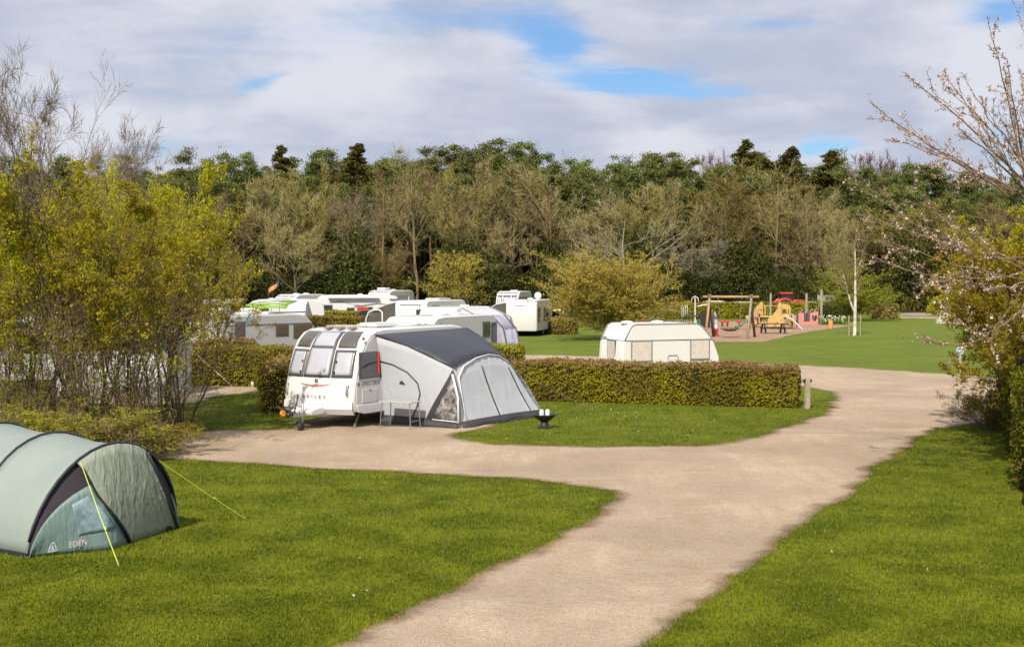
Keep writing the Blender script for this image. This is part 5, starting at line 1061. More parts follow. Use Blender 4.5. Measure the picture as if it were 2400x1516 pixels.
for i, (s_, e_) in enumerate((((1163, 748), (1216, 786)), ((1163, 752), (1196, 790)))):
    Y = 57; e = G(*e_) if False else XY(e_[0], 58); st = D(*s_, Y); g = thing('guy_rope', ('upper' if i == 0 else 'lower')+' yellow guy rope of the lilac awning, beside the middle lawn', 'guy rope', e, 0, 'yellow guy ropes of the lilac awning'); MB().tube([st-e, (0, 0, .0)], .014, 5).build('rope', NEON, g); MB().tube([(0, 0, .05), (0, 0, -.1)], .014, 5).build('peg', STEEL, g)
# old white caravan
c8, c_, u_, v_ = van(1461, 50.2, 67, 4.25, 2.0, 2.26, 'old angular white caravan with lace curtains standing behind the long hedge', swins=((.78, 1.22, .82, .72, CURT), (3.35, 1.24, .78, .70, CURT)), ewins=((.95, 1.22, .62, .75, CURT),), body=CREAM, side=None, bulge=.0, kind='old', vents=0)
ro = MB()
for y in (-1.0, 1.0):
    fr, re = profile('old', 4.25, 2.26, .38); pts = [(x*1.004, y*1.004, z) for x, z in fr[3:]+re[:3]]; ro.tube(pts, .022, 5); ro.tube([(fr[4][0], y*1.01, 1.64), (re[2][0], y*1.01, 1.65)], .02, 5)
ro.tube([(-2.07, -1, 1.65), (-2.07, 1, 1.65)], .02, 5)
ro.build('seam_trim', principled('seam_grey', (.3, .3, .29), .5), c8, smooth=True)
for x, y in ((-1.55, -.2), (-.15, -.1)): MB().lathe([(.26, 0), (.27, .04), (.2, .1), (.04, .12)], (x, y, 2.26), 18).build('roof_vent', CREAM, c8, smooth=True)
MB().lathe([(.2, .04), (.3, .1), (.02, .13)], (.1, .4, 2.28), 18).build('roof_dome', BLK, c8, smooth=True)
hx = 4.25/2-2.15; ht = MB().tube([(-.22+hx+.05-.0, -1.015, .7), (-.22+hx+.05, -1.015, 1.0), (-.17+hx+.05, -1.015, 1.05), (.17+hx+.05, -1.015, 1.05), (.22+hx+.05, -1.015, 1.0), (.22+hx+.05, -1.015, .7)], .015, 5).build('hatch', TRIM, c8)
text_mesh('lettering', 'SPRITE', .09, TRIM, c8, (-2.09, .62, 1.72), (math.radians(78), 0, math.radians(-90)), space=1.2) if False else None
MB().box((-2.1, .6, 1.72), (.01, .35, .05)).build('nameplate', TRIM, c8)
# middle row
c5, c_, u_, v_ = van(1062, 70, 28, 5.2, 2.2, 2.5, 'white round backed caravan with a pale canopy, one row behind the white ended caravan', body=WHITE, side=None, bulge=.12, vents=1)
porch('pale slanting canopy on the right side of the round backed caravan', c_, u_, v_, [(1.5, 0), (1.45, 1.3), (1.3, 1.9), (0, 2.45)], 3.2, PALEF, PALEF, 2, a0=.9, slope=.1, name='canopy')
c4, c_, u_, v_ = van(1000, 84, 24, 5.8, 2.3, 2.62, 'white caravan joined to the dark arched awning in the middle row', swins=((1.2, 1.9, .9, .7, TINT),), ewins=((.7, 1.75, .0001, .0001, TINT),), body=WHITE, bulge=.05, kind='boxy', vents=2)
MB().box((-2.93, 0, 2.35), (.04, 1.5, .05)).box((-2.93, -.65, 2.1), (.04, .02, .3)).build('light_bar', TRIM, c4); MB().box((-2.925, -.72, 1.72), (.03, .62, .68)).build('window', TINT, c4, bevel=.03)
MB().box((.9, 0, 2.68), (1.6, 1.0, .12)).build('rooflight', principled('rooflight_grey', (.5, .52, .53), .3), c4, bevel=.03)
dka = porch('dark grey arched fabric awning with a white framed opening, behind the dark car', c_-v_*2.3, u_, -v_, [(2.45, 0), (2.4, .9), (2.1, 1.6), (1.4, 2.1), (.5, 2.4), (0, 2.5)], 3.0, DARKF, DARKF, 4, a0=.2, frame=GRYF)
fr_ = [(-v_*b+Vector((0, 0, z))) for b, z in ((2.2, 0), (2.2, 1.4), (2.0, 1.85), (1.6, 2.0), (1.2, 2.0), (1.0, 1.85), (.95, 0))]
MB().tube([p+u_*.12 for p in fr_], .055, 6).build('door_frame', WHITE, dka, smooth=True)
def car(label, px, Y, heading, body, L=4.5, Wd=1.85, Hh=1.7, open_hatch=False, group=None):
    loc = XY(px, Y); loc.z = gz(loc.x, loc.y); t = thing('parked_car', label, 'car', loc, heading, group)
    lo = [(-L/2, .35), (-L/2-.02, .75), (-L/2+.05, 1.0), (L/2-1.1, 1.02), (L/2-.15, .85), (L/2, .6), (L/2-.02, .35)]
    MB().prism(lo, -Wd/2, Wd/2).build('body', body, t, bevel=.07, seg=3)
    up = [(-L/2+.12, 1.0), (-L/2+.38, Hh-.12), (-L/2+.7, Hh), (L/2-2.2, Hh), (L/2-1.75, Hh-.1), (L/2-1.05, 1.0)]
    MB().prism(up, -Wd/2+.1, Wd/2-.1).build('cabin', TINT, t, bevel=.05); MB().prism([(-L/2+.36, Hh-.1), (-L/2+.68, Hh+.015), (L/2-2.2, Hh+.015), (L/2-1.78, Hh-.09)], -Wd/2+.09, Wd/2-.09).build('roof', body, t, bevel=.02)
    pm = MB()
    for y in (-Wd/2+.1, Wd/2-.1):
        for a, b in (((-L/2+.12, 1.0), (-L/2+.4, Hh-.08)), ((L/2-1.05, 1.0), (L/2-1.78, Hh-.08)), ((-.3, 1.0), (-.3, Hh-.03))): pm.bar((a[0], y, a[1]), (b[0], y, b[1]), .06, .07)
    pm.build('pillars', body, t)
    for x in (-L/2+.8, L/2-.85):
        for y in (-1, 1): w_ = MB().lathe([(.18, -.1), (.3, -.11), (.34, -.08), (.34, .08), (.3, .11), (.18, .1)], n=20, axis='Y').build('wheel', RUB, t, smooth=True, loc=(x, y*(Wd/2-.1), .34)); MB().lathe([(.02, -.1), (.19, -.105), (.19, .105), (.02, .1)], n=14, axis='Y').build('rim', STEEL, w_)
    for y in (-1, 1):
        MB().box((-L/2, y*(Wd/2-.2), .85), (.08, .3, .22)).build('tail_light', RED, t, bevel=.02); MB().box((L/2-.12, y*(Wd/2-.25), .75), (.15, .35, .14)).build('headlight', PALEF, t, bevel=.02); MB().box((L/2-1.35, y*(Wd/2+.05), 1.08), (.16, .2, .13)).build('wing_mirror', BLK, t, bevel=.02)
    if open_hatch: MB().prism([(-L/2+.5, Hh), (-L/2-.55, Hh+.1), (-L/2-.6, Hh-.05), (-L/2+.45, Hh-.08)], -Wd/2+.15, Wd/2-.15).build('tailgate', body, t, bevel=.02)
    return t
car('dark grey estate car parked behind the long hedge, beside the dark arched awning', 868, 98, math.radians(168), principled('car_taupe', (.12, .11, .10), .3, coat=.8), Hh=1.75)
# striped motorhome and its neighbours
c6, c_, u_, v_ = van(741, 104, 80, 7.0, 2.3, 2.75, 'long white motorhome with curling grey stripes and red cushion, far row below the wood', name='motorhome', cat='motorhome', swins=((.85, 1.65, .75, .55, TINT), (2.7, 1.45, .5, .5, TINT), (4.0, 1.5, .8, .5, TINT)), body=WHITE, bulge=.25, vents=2,
    stripe=[(-1, [(6.1, 2.1), (5.0, 2.2), (3.8, 1.9), (3.0, 1.9), (4.2, 2.02), (5.1, 2.28)], TRIM), (-1, [(3.9, 1.75), (2.2, 2.0), (.9, 1.95), (2.2, 2.12), (4.1, 1.85)], TRIM), (-1, [(5.9, 1.6), (4.6, 1.05), (2.4, .85), (4.6, 1.2), (5.8, 1.7)], TRIM)])
MB().box((3.5-3.35, -1.19, 1.5), (.9, .04, .55)).build('sun_blind', RED, c6, bevel=.02)
MB().box((-.6, -1.4, 2.55), (4.0, .3, .12)).build('awning_case', WHITE, c6, bevel=.03)
frontwins(c6, 7.0, 2.3, 2.75, .38, .25, TINT)
c6b, c_, u_, v_ = van(578, 94, 72, 5.6, 2.25, 2.55, 'white motorhome under the lime green canopy, far row at the left', name='motorhome', cat='motorhome', far_front=False, swins=((.9, 1.7, 1.2, .6, TINT), (3.6, 1.7, .7, .5, TINT)), body=WHITE, bulge=.2, vents=2)
can = thing('sun_canopy', 'lime green sun canopy stretched from the side of a white motorhome', 'canopy', XY(620, 91.5)); MB().grid([[(-.35+i*.35, 1.3-j*.9, 2.5-j*.28-.04*math.sin(i)) for i in range(8)] if j == 0 else [(-1.35+i*.42, 1.3-j*.9, 2.5-j*.26-.04*math.sin(i)) for i in range(8)] for j in range(3)]).build('cloth', LIME, can, smooth=True, solid=.02)
for x, y in ((-1.35, -.5), (1.55, -.5)): MB().tube([(x, y, 0), (x, y, 1.98)], .025, 6).build('pole', WHITE, can)
MB().box((.4, .35, 2.32), (2.2, .1, .04)).build('brace', WHITE, can)
porch('pale inflatable awning with small windows between the green canopy and the striped motorhome', XY(668, 96), Vector((1, 0, 0)), Vector((0, -1, 0)), [(2.2, 0), (2.15, 1.3), (1.7, 2.1), (.8, 2.4), (0, 2.45)], 1.75, PALEF, PALEF, 2, slope=.08, frame=PALEF)
W6 = thing('awning', 'pinkish white awning with dark openings beside the striped motorhome', 'awning', XY(722, 103)); MB().prism([(-.9, 0), (-.85, 1.3), (-.5, 2.1), (.4, 2.45), (.7, 2.4), (.7, 0)], -1, 1).build('wall', principled('pink_canvas', (.62, .52, .5), .8, noise=1, nscale=3, col2=(.4, .34, .36)), W6, bevel=.04); MB().box((.1, -1.02, .9), (.5, .04, 1.2)).build('opening', DARKF, W6)
MB().prism([(-.9, 2.0), (.7, 2.35), (.7, 2.0), (-.85, 1.7)], -1.03, -1.0).build('roof_edge', DARKF, W6)
c6c, c_, u_, v_ = van(682, 111, 30, 5.0, 2.2, 2.72, 'white backed caravan with a grey side just behind the green canopy row', swins=((1.2, 1.9, .7, .5, TINT),), body=WHITE, side=GREYP, bulge=.1, vents=2, far_front=False); 
frontwins(c6c, 5.0, 2.2, 2.72, .38, .1, TINT)
c6d, c_, u_, v_ = van(905, 124, 25, 5.5, 2.3, 2.95, 'pale caravan with rounded front and roof hatch, highest of the far row', body=WHITE, side=GREYP, bulge=.1, vents=2, far_front=False, swins=((2.2, 1.9, .8, .5, TINT),)); frontwins(c6d, 5.5, 2.3, 2.95, .38, .1, TINT)
MB().box((1.1, -.1, 3.08), (.9, .9, .22)).build('roof_box', CREAM, c6d, bevel=.04); MB().prism([(-.6, 1.2), (.2, 1.9), (.3, 2.2), (.0, 2.1), (-1.2, 1.3)], 1.16, 1.19).build('stripe', BLK, c6d)
porch('white swept awning with a dark curved window, joined to the striped motorhome', XY(918, 106), Vector((1, 0, 0)), Vector((0, -1, 0)), [(2.2, 0), (2.1, 1.4), (1.5, 2.3), (.5, 2.6), (0, 2.65)], 1.4, PALEF, DARKF, 2, slope=.6, frame=WHITE)
fl = thing('flag', 'orange and white flag with dark hem flying on a pole above the green canopy', 'flag', XY(629, 96)); MB().tube([(0, 0, 0), (0, 0, 3.3), (.42, 0, 3.75)], .02, 6).build('pole', DARKF, fl)
FLM = principled('flag_orange', (.75, .17, .04), .7, noise=.7, nscale=5, col2=(.85, .45, .3)); MB().grid([[(.0+i*.1, .04*math.sin(i*1.4), 2.95+i*.07+j*.11+.02*math.sin(i)) for i in range(7)] for j in range(4)]).build('cloth', FLM, fl, smooth=True, solid=.01); MB().grid([[(.0+i*.03, .03, 2.9+j*.1) for i in range(3)] for j in range(4)]).grid([[(.60+i*.05, .02, 3.36+j*.13+i*.06) for i in range(4)] for j in range(4)]).build('hem', principled('flag_dark', (.06, .06, .10), .7), fl, solid=.01)
# far pair on the right
c7a, c_, u_, v_ = van(1212, 121, 16, 5.2, 2.1, 2.9, 'tall white caravan with three dark front windows, the farther of the twin caravans', far_front=False, swins=((.9, 1.95, .55, .7, TINT), (1.9, 1.95, .55, .7, TINT), (3.0, 1.95, .6, .7, TINT)), body=WHITE, side=GREYP, bulge=.12, vents=2); frontwins(c7a, 5.2, 2.1, 2.9, .38, .12, BLIND)
c7b, c_, u_, v_ = van(1258, 92, 13, 5.4, 2.2, 2.55, 'plain white caravan with a satellite dish, nearer of the twin caravans behind the hedge', swins=((.7, 1.5, .7, .9, TINT), (3.2, 1.5, 1.6, .9, TINT)), body=WHITE, side=GREYP, bulge=.06, kind='boxy', vents=1)
MB().lathe([(.02, 0), (.2, .05), (.28, .12)], (.2, -.55, 2.8), 16, axis='X').build('satellite_dish', WHITE, c7b, smooth=True); MB().tube([(.2, -.55, 2.5), (.2, -.55, 2.82)], .03, 6).build('dish_mast', WHITE, c7b); MB().box((-2.72, .1, 2.15), (.04, .7, .03)).build('brake_light', DARKF, c7b); MB().box((-2.4, -.1, 2.58), (.05, 1.2, .05)).build('rail', TRIM, c7b)
porch('white edged dark awning on the left side of the plain white caravan', c_-v_*2.2, u_, -v_, [(2.3, 0), (2.25, 1.0), (1.7, 1.75), (.7, 2.25), (0, 2.35)], 3.0, DARKF, PALEF, 3, a0=.3, slope=.1, frame=WHITE, wins=((0, .3, 2.1, .1, 1.1, PALEF),))
car('black car with raised tailgate and red lamp beside the plain white caravan', 1303, 100, math.radians(80), principled('car_black', (.02, .02, .025), .25, coat=1), open_hatch=True)
# left, behind the thicket
c9, c_, u_, v_ = van(-10, 46.5, 72, 6.0, 2.3, 2.6, 'long white caravan half hidden behind the stems of the left thicket', swins=((1.2, 1.7, 1.0, .6, TINT), (4.6, 1.7, .9, .6, TINT)), body=WHITE, side=GREYP, bulge=.1, vents=2)
c9b, c_, u_, v_ = van(385, 62, 60, 5.5, 2.3, 2.6, 'white caravan behind the branches, left of the silver grey caravan', swins=((1.2, 1.7, 1.0, .6, TINT),), body=WHITE, side=WHITE, bulge=.1, vents=1)
DGREEN = principled('dark_green_canvas', (.03, .06, .045), .7, noise=.5, nscale=2, col2=(.05, .085, .065))
a9 = porch('grey white frame tent with dark green roof seen through the thicket stems', XY(215, 47.2), Vector((.985, -.17, 0)).normalized(), Vector((-.17, -.985, 0)).normalized(), [(2.35, 0), (2.2, .8), (2.0, 1.55), (1.5, 1.95), (.5, 2.15), (0, 2.1)], 3.75, PALEF, DGREEN, 3, slope=.28, frame=DGREEN)
MB().box((1.9, -2.0, .1), (4.3, .9, .16)).build('mud_skirt', CHAR, a9) if False else None
s_ = D(447, 818, 45.2); e_ = G(563, 922); g = thing('guy_rope', 'white guy rope from the dark green roofed tent to the lawn by the left hedge', 'guy rope', e_); MB().tube([s_-e_, (0, 0, 0)], .01, 5).build('rope', principled('rope_cream', (.6, .53, .42), .8), g); MB().bar((s_-e_)*.42, (s_-e_)*.48, .05, .03).build('slider', CREAM, g)
gw = thing('motorhome', 'low grey vehicle roof and awning at the left of the far row', 'motorhome', XY(520, 90), math.radians(8)); MB().prism([(-1.9, .4), (-1.9, 1.6), (-1.6, 1.95), (1.2, 2.05), (1.7, 1.7), (1.75, .4)], -1, 1).build('body', SILV, gw, bevel=.06); MB().prism([(-1.2, 2.1), (1.1, 2.35), (1.55, 2.65), (-1.2, 2.6)], -.8, .8).build('awning_roof', GRYF, gw, bevel=.04); MB().box((1.2, -1.02, .95), (.4, .04, .4)).box((-.6, -1.02, 1.45), (1.2, .04, .35)).build('window', TINT, gw)
for x in (-1.1, 1.1): MB().lathe([(.16, -.1), (.32, -.1), (.32, .1), (.16, .1)], (x, -.9, .33), 16, axis='Y').build('wheel', RUB, gw)
sh = thing('timber_shed', 'brown timber building with boarded roof behind the left thicket', 'building', XY(60, 74), math.radians(-6)); SHM = principled('shed_boards', (.15, .095, .065), .9, noise=1, nscale=3, col2=(.085, .055, .04))
MB().box((0, 0, 1.5), (7.4, 4, 3.0)).build('wall', SHM, sh)
for k in range(9): MB().box((0, -2.25+.27*k, 3.1+.14*k), (8.0, .33, .05), rx=math.radians(22)).build('roof_board', SHM, sh)
MB().prism([(-3.7, 3.0), (-3.68, 3.0), (-3.68, 3.0)], -2, 2) and MB().grid([[(-4, 0.1, 4.3), (4, .1, 4.3)], [(-4, 2.4, 3.1), (4, 2.4, 3.1)]]).build('rear_roof', SHM, sh, solid=.05)
# ================================================================ posts and signs
WOODP = principled('weathered_post', (.42, .34, .24), .85, noise=1, nscale=9, col2=(.28, .23, .17), bump=.4, bscale=30)
pp = G(1892, 959); po = thing('wooden_post', 'short square wooden post with dark reflectors where the hedge ends at the drive', 'post', pp, .25)
MB().box((0, 0, .49), (.15, .15, .98)).build('post', WOODP, po, bevel=.02)
for s_ in (-1, 1): MB().box((s_*.105, 0, .87), (.07, .09, .09)).build('reflector', BLK, po, bevel=.01)
MB().lathe([(.02, 0), (.07, .03), (.1, .03), (.1, 0)], (-.5, .4, .02), 14).build('cap', BLK, po) if False else None
sp = G(2249, 872); sg_ = thing('sign_post', 'blue round arrow sign on a wooden post beside the road at the right', 'sign', sp, -.1)
MB().box((0, 0, .46), (.12, .1, .92)).build('post', WOODP, sg_, bevel=.01)
dsk = MB().lathe([(.001, -.02), (.155, -.02), (.155, .0), (.001, .0)], (0, -.07, .93), 24, axis='Y').build('sign_disc', principled('sign_blue', (.05, .18, .55), .4), sg_)
MB().grid([[(r_*math.cos(a), -.096, .93+r_*math.sin(a)) for r_ in (.125, .155)] for a in [2*math.pi*k/24 for k in range(25)]]).build('rim', WHITE, dsk, solid=.004)
MB().add([(-.1, -.098, .93), (0, -.098, 1.0), (0, -.098, .96), (.09, -.098, .96), (.09, -.098, .9), (0, -.098, .9), (0, -.098, .86)], [tuple(range(7))]).build('arrow', WHITE, dsk, solid=.004)
MB().box((0, -.055, .64), (.1, .012, .16)).build('notice', WHITE, sg_)
for (px, py, h_, lb) in ((1343, 938, .14, 'small pale marker peg at the foot of the long hedge'), (592, 908, .22, 'small pale marker peg by the left hedge')):
    q = G(px, py); mk = thing('marker_peg', lb, 'marker', q); MB().box((0, 0, h_/2), (.09, .09, h_)).build('peg', WOODP, mk, bevel=.01); MB().box((0, -.05, h_*.75), (.08, .02, .08)).build('tag', CREAM, mk)
# litter of daisies in the lawns
def daisies():
    r = np.random.default_rng(9); C = []
    for (x0, x1, y0, y1, n) in ((1320, 1560, 948, 985, 26), (450, 680, 940, 1005, 16), (1100, 1800, 960, 1035, 30), (500, 1300, 1110, 1420, 7), (1750, 2350, 1180, 1480, 3)):
        for _ in range(n): q = G(r.uniform(x0, x1), r.uniform(y0, y1)); C.append((q.x, q.y, .045))
    C = np.repeat(np.array(C), 3, 0)+r.normal(0, .012, (len(C)*3, 3)); V, Fq = leaves(C, .02, r, flat=3, aspect=1)
    tag(link('daisies', npmesh('daisies', V, [Fq], [principled('petal_white', (.8, .8, .78), .7)])), 'tiny white daisies scattered over the lawns', 'flowers', kind='stuff')
daisies()
# ================================================================ play area
LOG = principled('peeled_log', (.46, .29, .15), .8, noise=1, nscale=4, col2=(.34, .21, .11), bump=.2, bscale=20); LOGD = principled('dark_log', (.16, .10, .065), .85, noise=1, nscale=4, col2=(.10, .065, .04)); PLY = principled('yellow_timber', (.55, .37, .13), .75, noise=1, nscale=2.5, col2=(.47, .3, .12)); PLYL = principled('pale_planks', (.55, .38, .2), .75, noise=1, nscale=3, col2=(.45, .3, .17)); PINK = principled('pink_board', (.68, .22, .2), .5, noise=.3, nscale=2, col2=(.6, .2, .18)); PBLK = principled('play_black', (.03, .028, .03), .5); STW_ = principled('play_white', (.72, .72, .7), .35); SGREEN = principled('slide_green', (.02, .12, .07), .3, coat=.5); GPOST = principled('grey_post', (.34, .30, .23), .9, noise=1, nscale=4, col2=(.25, .22, .17))
# basket swing
b0 = G(1711, 791); sw = thing('basket_swing', 'large log framed basket swing on the sandy play area', 'swing', b0, -.22)
hz = 2.78
MB().tube([(-1.85, 0, hz), (1.95, 0, hz)], .085, 10).build('crossbeam', LOG, sw, smooth=True)
for x in (-1.4, 1.42):
    for y, mt in ((-.95, LOG if x < 0 else GPOST), (.95, LOGD)): MB().tube([(x+.22*y, y, 0), (x-.04*y, -.10*y, hz+.16)], .085, 10).build('leg', mt, sw, smooth=True)
    MB().box((x, 0, hz+.02), (.3, .16, .2)).build('bracket', LOGD, sw, bevel=.02)
bk_ = MB().lathe([(.05, .42), (.35, .46), (.55, .56), (.6, .6)], (0, 0, 0), 24).tube([(.6*math.cos(a), .6*math.sin(a), .6) for a in [2*math.pi*k/24 for k in range(25)]], .05, 6).build('basket', LOGD, sw, smooth=True)
for sx_ in (-1, 1):
    for sy_ in (-1, 1): MB().tube([(sx_*.55, sy_*.3, .6), (sx_*.85, 0, hz-.05)], .012, 5).build('rope', TRIM, sw)
for x, y in ((-.6, 1.2), (.5, 1.2)): pass
# picnic table
p = G(1812, 781); pt = thing('picnic_table', 'black picnic table with attached benches in front of the wooden play train', 'picnic table', p, .05); pt.scale = (1.2, 1.1, .92)
MB().box((0, -.24, .76), (1.7, .22, .05)).box((0, 0, .76), (1.7, .22, .05)).box((0, .24, .76), (1.7, .22, .05)).box((-.6, 0, .72), (.1, .66, .05)).box((.6, 0, .72), (.1, .66, .05)).build('tabletop', PBLK, pt)
for sy_ in (-1, 1):
    MB().box((0, sy_*.75, .46), (1.9 if sy_ < 0 else 1.9, .25, .05)).build('bench', PBLK, pt)
    for x in (-.6, .6): MB().bar((x, sy_*.28, .72), (x, sy_*.68, 0), .09, .1).build('leg', PBLK, pt)
for x in (-.6, .6): MB().box((x, 0, .43), (.07, 1.6, .1)).build('brace', PBLK, pt)
# wooden play train
p = G(1822, 770); tr = thing('play_train', 'yellow timber climbing train with boiler, cab and ramp in the play area', 'climbing frame', p, 0)
k = 97/3100.
def T_(px, py): return ((px-1822)*k, (770-py)*k)         # board outlines measured in metres on the train's long side
def board(pts, y0, y1, name='side_board', mat=PLY, hole=None): return MB().prism([T_(*q) for q in pts], y0, y1).build(name, mat, tr, bevel=.01)
board([(1792, 768), (1792, 744), (1806, 732), (1814, 722), (1820, 703), (1826, 702), (1827, 730), (1833, 742), (1836, 768)], -.95, -.85)
board([(1800, 768), (1809, 753), (1815, 751), (1806, 768)], -1.05, -.96, mat=LOG); board([(1812, 768), (1820, 752), (1832, 750), (1840, 768)], -1.1, -1.06, mat=PLY)
board([(1763, 742), (1766, 720), (1783, 701), (1787, 704), (1787, 742)], .4, .5); 
for px in (1765, 1772, 1779, 1786): board([(px, 768), (px, 712), (px+2.5, 708), (px+2.5, 768)], -.5, -.4, 'post', PLY)
rows = MB()
for i in range(9): 
    f = i/8; rows.box((T_(1778-9*(1-f)*0, 0)[0]-.45, -1.3+.25*i, .08+.11*i), (1.25, .2, .05), rx=math.radians(22))
rows.build('ramp', PLYL, tr)
board([(1764, 740), (1764, 737), (1840, 737), (1840, 740)], -.8, .8, 'deck', PLYL); board([(1828, 716), (1832, 709), (1842, 706), (1850, 709), (1853, 716), (1853, 738), (1849, 738), (1849, 720), (1832, 720), (1832, 738), (1828, 738)], -.5, -.4, 'cab_front', PLY); board([(1828, 716), (1832, 709), (1842, 706), (1850, 709), (1853, 716), (1853, 738), (1849, 738), (1849, 720), (1832, 720), (1832, 738), (1828, 738)], .5, .6, 'cab_back', PLY)
MB().tube([(T_(1830, 738)[0], 0, T_(0, 750)[1]-.05+.1), (T_(1862, 738)[0], 0, T_(0, 750)[1]+.05)], .52, 20).build('boiler', PLYL, tr, smooth='auto'); MB().lathe([(.001, 0), (.54, 0), (.54, .08), (.001, .1)], (T_(1853, 0)[0]+.05, -.1, T_(0, 750)[1]), 24, axis='X').build('boiler_front', principled('dark_green_disc', (.02, .04, .03), .5), tr)
board([(1856, 768), (1856, 735), (1868, 735), (1868, 768)], -.4, .4, 'buffer_box', LOG)
MB().tube([(T_(1868, 0)[0]+.05+.0, .42*math.cos(a)*.5-.3, T_(0, 756)[1]+.34*math.sin(a)*.8) for a in [2*math.pi*q/20 for q in range(21)]], .05, 6).build('tyre_ring', PBLK, tr, smooth=True)
for dy in (-.18, .18): MB().tube([(T_(1836, 0)[0], -.6+dy, T_(0, 739)[1]), (T_(1848, 0)[0], -1.2+dy, T_(0, 743)[1]), (T_(1858, 0)[0], -1.9+dy, T_(0, 752)[1]-.1), (T_(1868, 0)[0], -2.5+dy, .02)], .04, 6).build('slide_rail', STW_, tr, smooth=True)
for i in range(5): MB().box((T_(1842, 0)[0], -.86-.02*i, .1+.16*i), (.7, .06, .09)).build('slat', LOG, tr)
MB().bar((T_(1770, 0)[0], 0, T_(0, 711)[1]), (T_(1830, 0)[0], 0, T_(0, 711)[1]), .06, .08).build('handrail', LOG, tr)
# green slide tower
p = G(1745, 772); sl = thing('slide', 'small dark green wavy slide beside its timber tower, left of the play train', 'slide', p)
MB().grid([[(x, y, z) for y in (-.28, -.2, .2, .28)] if False else [(x, -.25, z+.12), (x, -.22, z), (x, .22, z), (x, .25, z+.12)] for x, z in ((-.75, .12), (-.5, .14), (-.2, .32), (.0, .5), (.25, .62), (.5, .95), (.6, 1.0))]).build('chute', SGREEN, sl, smooth=True, solid=.04)
for y in (-.35, .35):
    for x in (.6, 1.1): MB().bar((x, y, 0), (x, y, 1.25), .1, .1).build('post', LOG, sl)
MB().prism([(.55, 1.0), (.55, 1.25), (.85, 1.6), (1.15, 1.25), (1.15, 1.0)], -.4, -.34).build('gable', LOG, sl); MB().box((.85, 0, .98), (.6, .75, .06)).build('platform', PLYL, sl)
# pink play house boards
p = G(1890, 760); ph = thing('playhouse', 'pink boarded play house with a butterfly shaped window, right of the play train', 'playhouse', p)
k2 = 102/3100.
MB().prism([(-.75, 0), (-.75, 1.0), (-.3, 1.03), (-.3, 0)], -.3, -.24).build('door_board', PINK, ph); MB().box((-.02, -.27, .12), (.56, .05, .24)).build('sill', PINK, ph)
bw = MB()
for pts in ([(.26, 0), (.26, 1.0), (.42, 1.05), (.42, 0)], [(.42, .8), (.42, 1.05), (.9, 1.14), (.9, .8)], [(.9, 0), (.9, 1.14), (.98, 1.16), (.98, 0)], [(.42, 0), (.42, .3), (.9, .3), (.9, 0)], [(.42, .3), (.42, .5), (.5, .4), (.56, .3)], [(.9, .3), (.9, .5), (.8, .4), (.76, .3)], [(.63, .8), (.69, .8), (.66, .66)]): bw.prism(pts, -.3, -.24)
bw.build('butterfly_board', PINK, ph)
for i in range(4): MB().bar((-.6+.4*i, -.3, 1.05), (-.2+.42*i, .5, 1.3+.05*i), .06, .05).build('roof_bar', GPOST, ph)
MB().box((.1, .6, .5), (1.9, .05, 1.0)).build('back_board', principled('house_back', (.1, .09, .08), .8), ph)
# tall posts
for px, yt, yb, lb in ((1806, 688, 752, 'tall grey post behind the play train'), (1890, 688, 757, 'tall grey post rising behind the pink play house'), (1925, 678, 760, 'tallest grey post, right of the pink play house')):
    q = G(px, yb); h_ = H-(yt-YH)*q.y/F; t = thing('tall_post', lb, 'post', q, 0, 'tall posts in the play area'); MB().tube([(0, 0, 0), (.02, 0, h_)], .11, 9).build('shaft', GPOST, t, smooth='auto'); MB().lathe([(.12, 0), (.10, .06), (.02, .09)], (.02, 0, h_), 9).build('cap', LOGD, t)
# orange stump
q = G(1947, 770); t = thing('log_stump', 'short orange brown log stump at the right end of the play area', 'stump', q); MB().lathe([(.19, 0), (.2, .1), (.19, .62), (.15, .66)], n=16).build('stump', principled('orange_log', (.62, .31, .09), .8, noise=1, nscale=4, col2=(.5, .25, .08)), t, smooth='auto'); MB().lathe([(.15, .655), (.16, .67), (.02, .675)], n=16).build('top_face', LOG, t)
# climbing frame, black posts and white bars
q = G(1620, 768); t = thing('climbing_frame', 'dark metal climbing frame with white arched bars at the left of the play area', 'climbing frame', q); kk = q.y/F
for x, h_ in ((-.85, 1.35), (-.65, 1.3), (-.45, 1.3), (-.2, 1.7), (.1, 1.7), (.55, 1.3), (.75, 1.25)): MB().tube([(x, -.2+.3*(x > 0), 0), (x, -.2+.3*(x > 0), h_)], .035, 6).build('post', PBLK, t)
for x in (-.8, -.62, -.44): MB().tube([(x-.05, -.3, .9), (x-.05, -.3, 1.75), (x+.03, -.3, 1.9), (x+.1, -.3, 1.75), (x+.1, -.3, .95)], .03, 6).build('white_bar', STW_, t, smooth=True)
MB().tube([(.28, -.3, 0), (.28, -.3, 2.5)], .045, 6).build('white_pole', STW_, t); MB().tube([(-.05, -.3, 2.1), (.05, -.3, 2.45), (.28, -.3, 2.6), (.5, -.3, 2.45), (.58, -.3, 2.1)], .035, 6).build('arch_bar', STW_, t, smooth=True)
MB().tube([(.5, 0, 1.75), (.9, 0, 1.85), (1.5, 0, 1.95)], .05, 6).build('balance_bar', STW_, t, smooth=True); MB().box((-.15, -.1, 1.02), (.9, .7, .06)).build('platform', PBLK, t); MB().grid([[(-.75-.45*f, -.3, .95*(1-f)), (-.75-.45*f, .1, .95*(1-f))] for f in (0, .5, 1)]).build('net', TRIM, t, solid=.03); MB().grid([[(.8, .1, 0), (.8, .1, 1.3)], [(1.6, .3, 0), (1.6, .3, 1.6)]]).build('mesh_panel', PBLK, t, solid=.02)
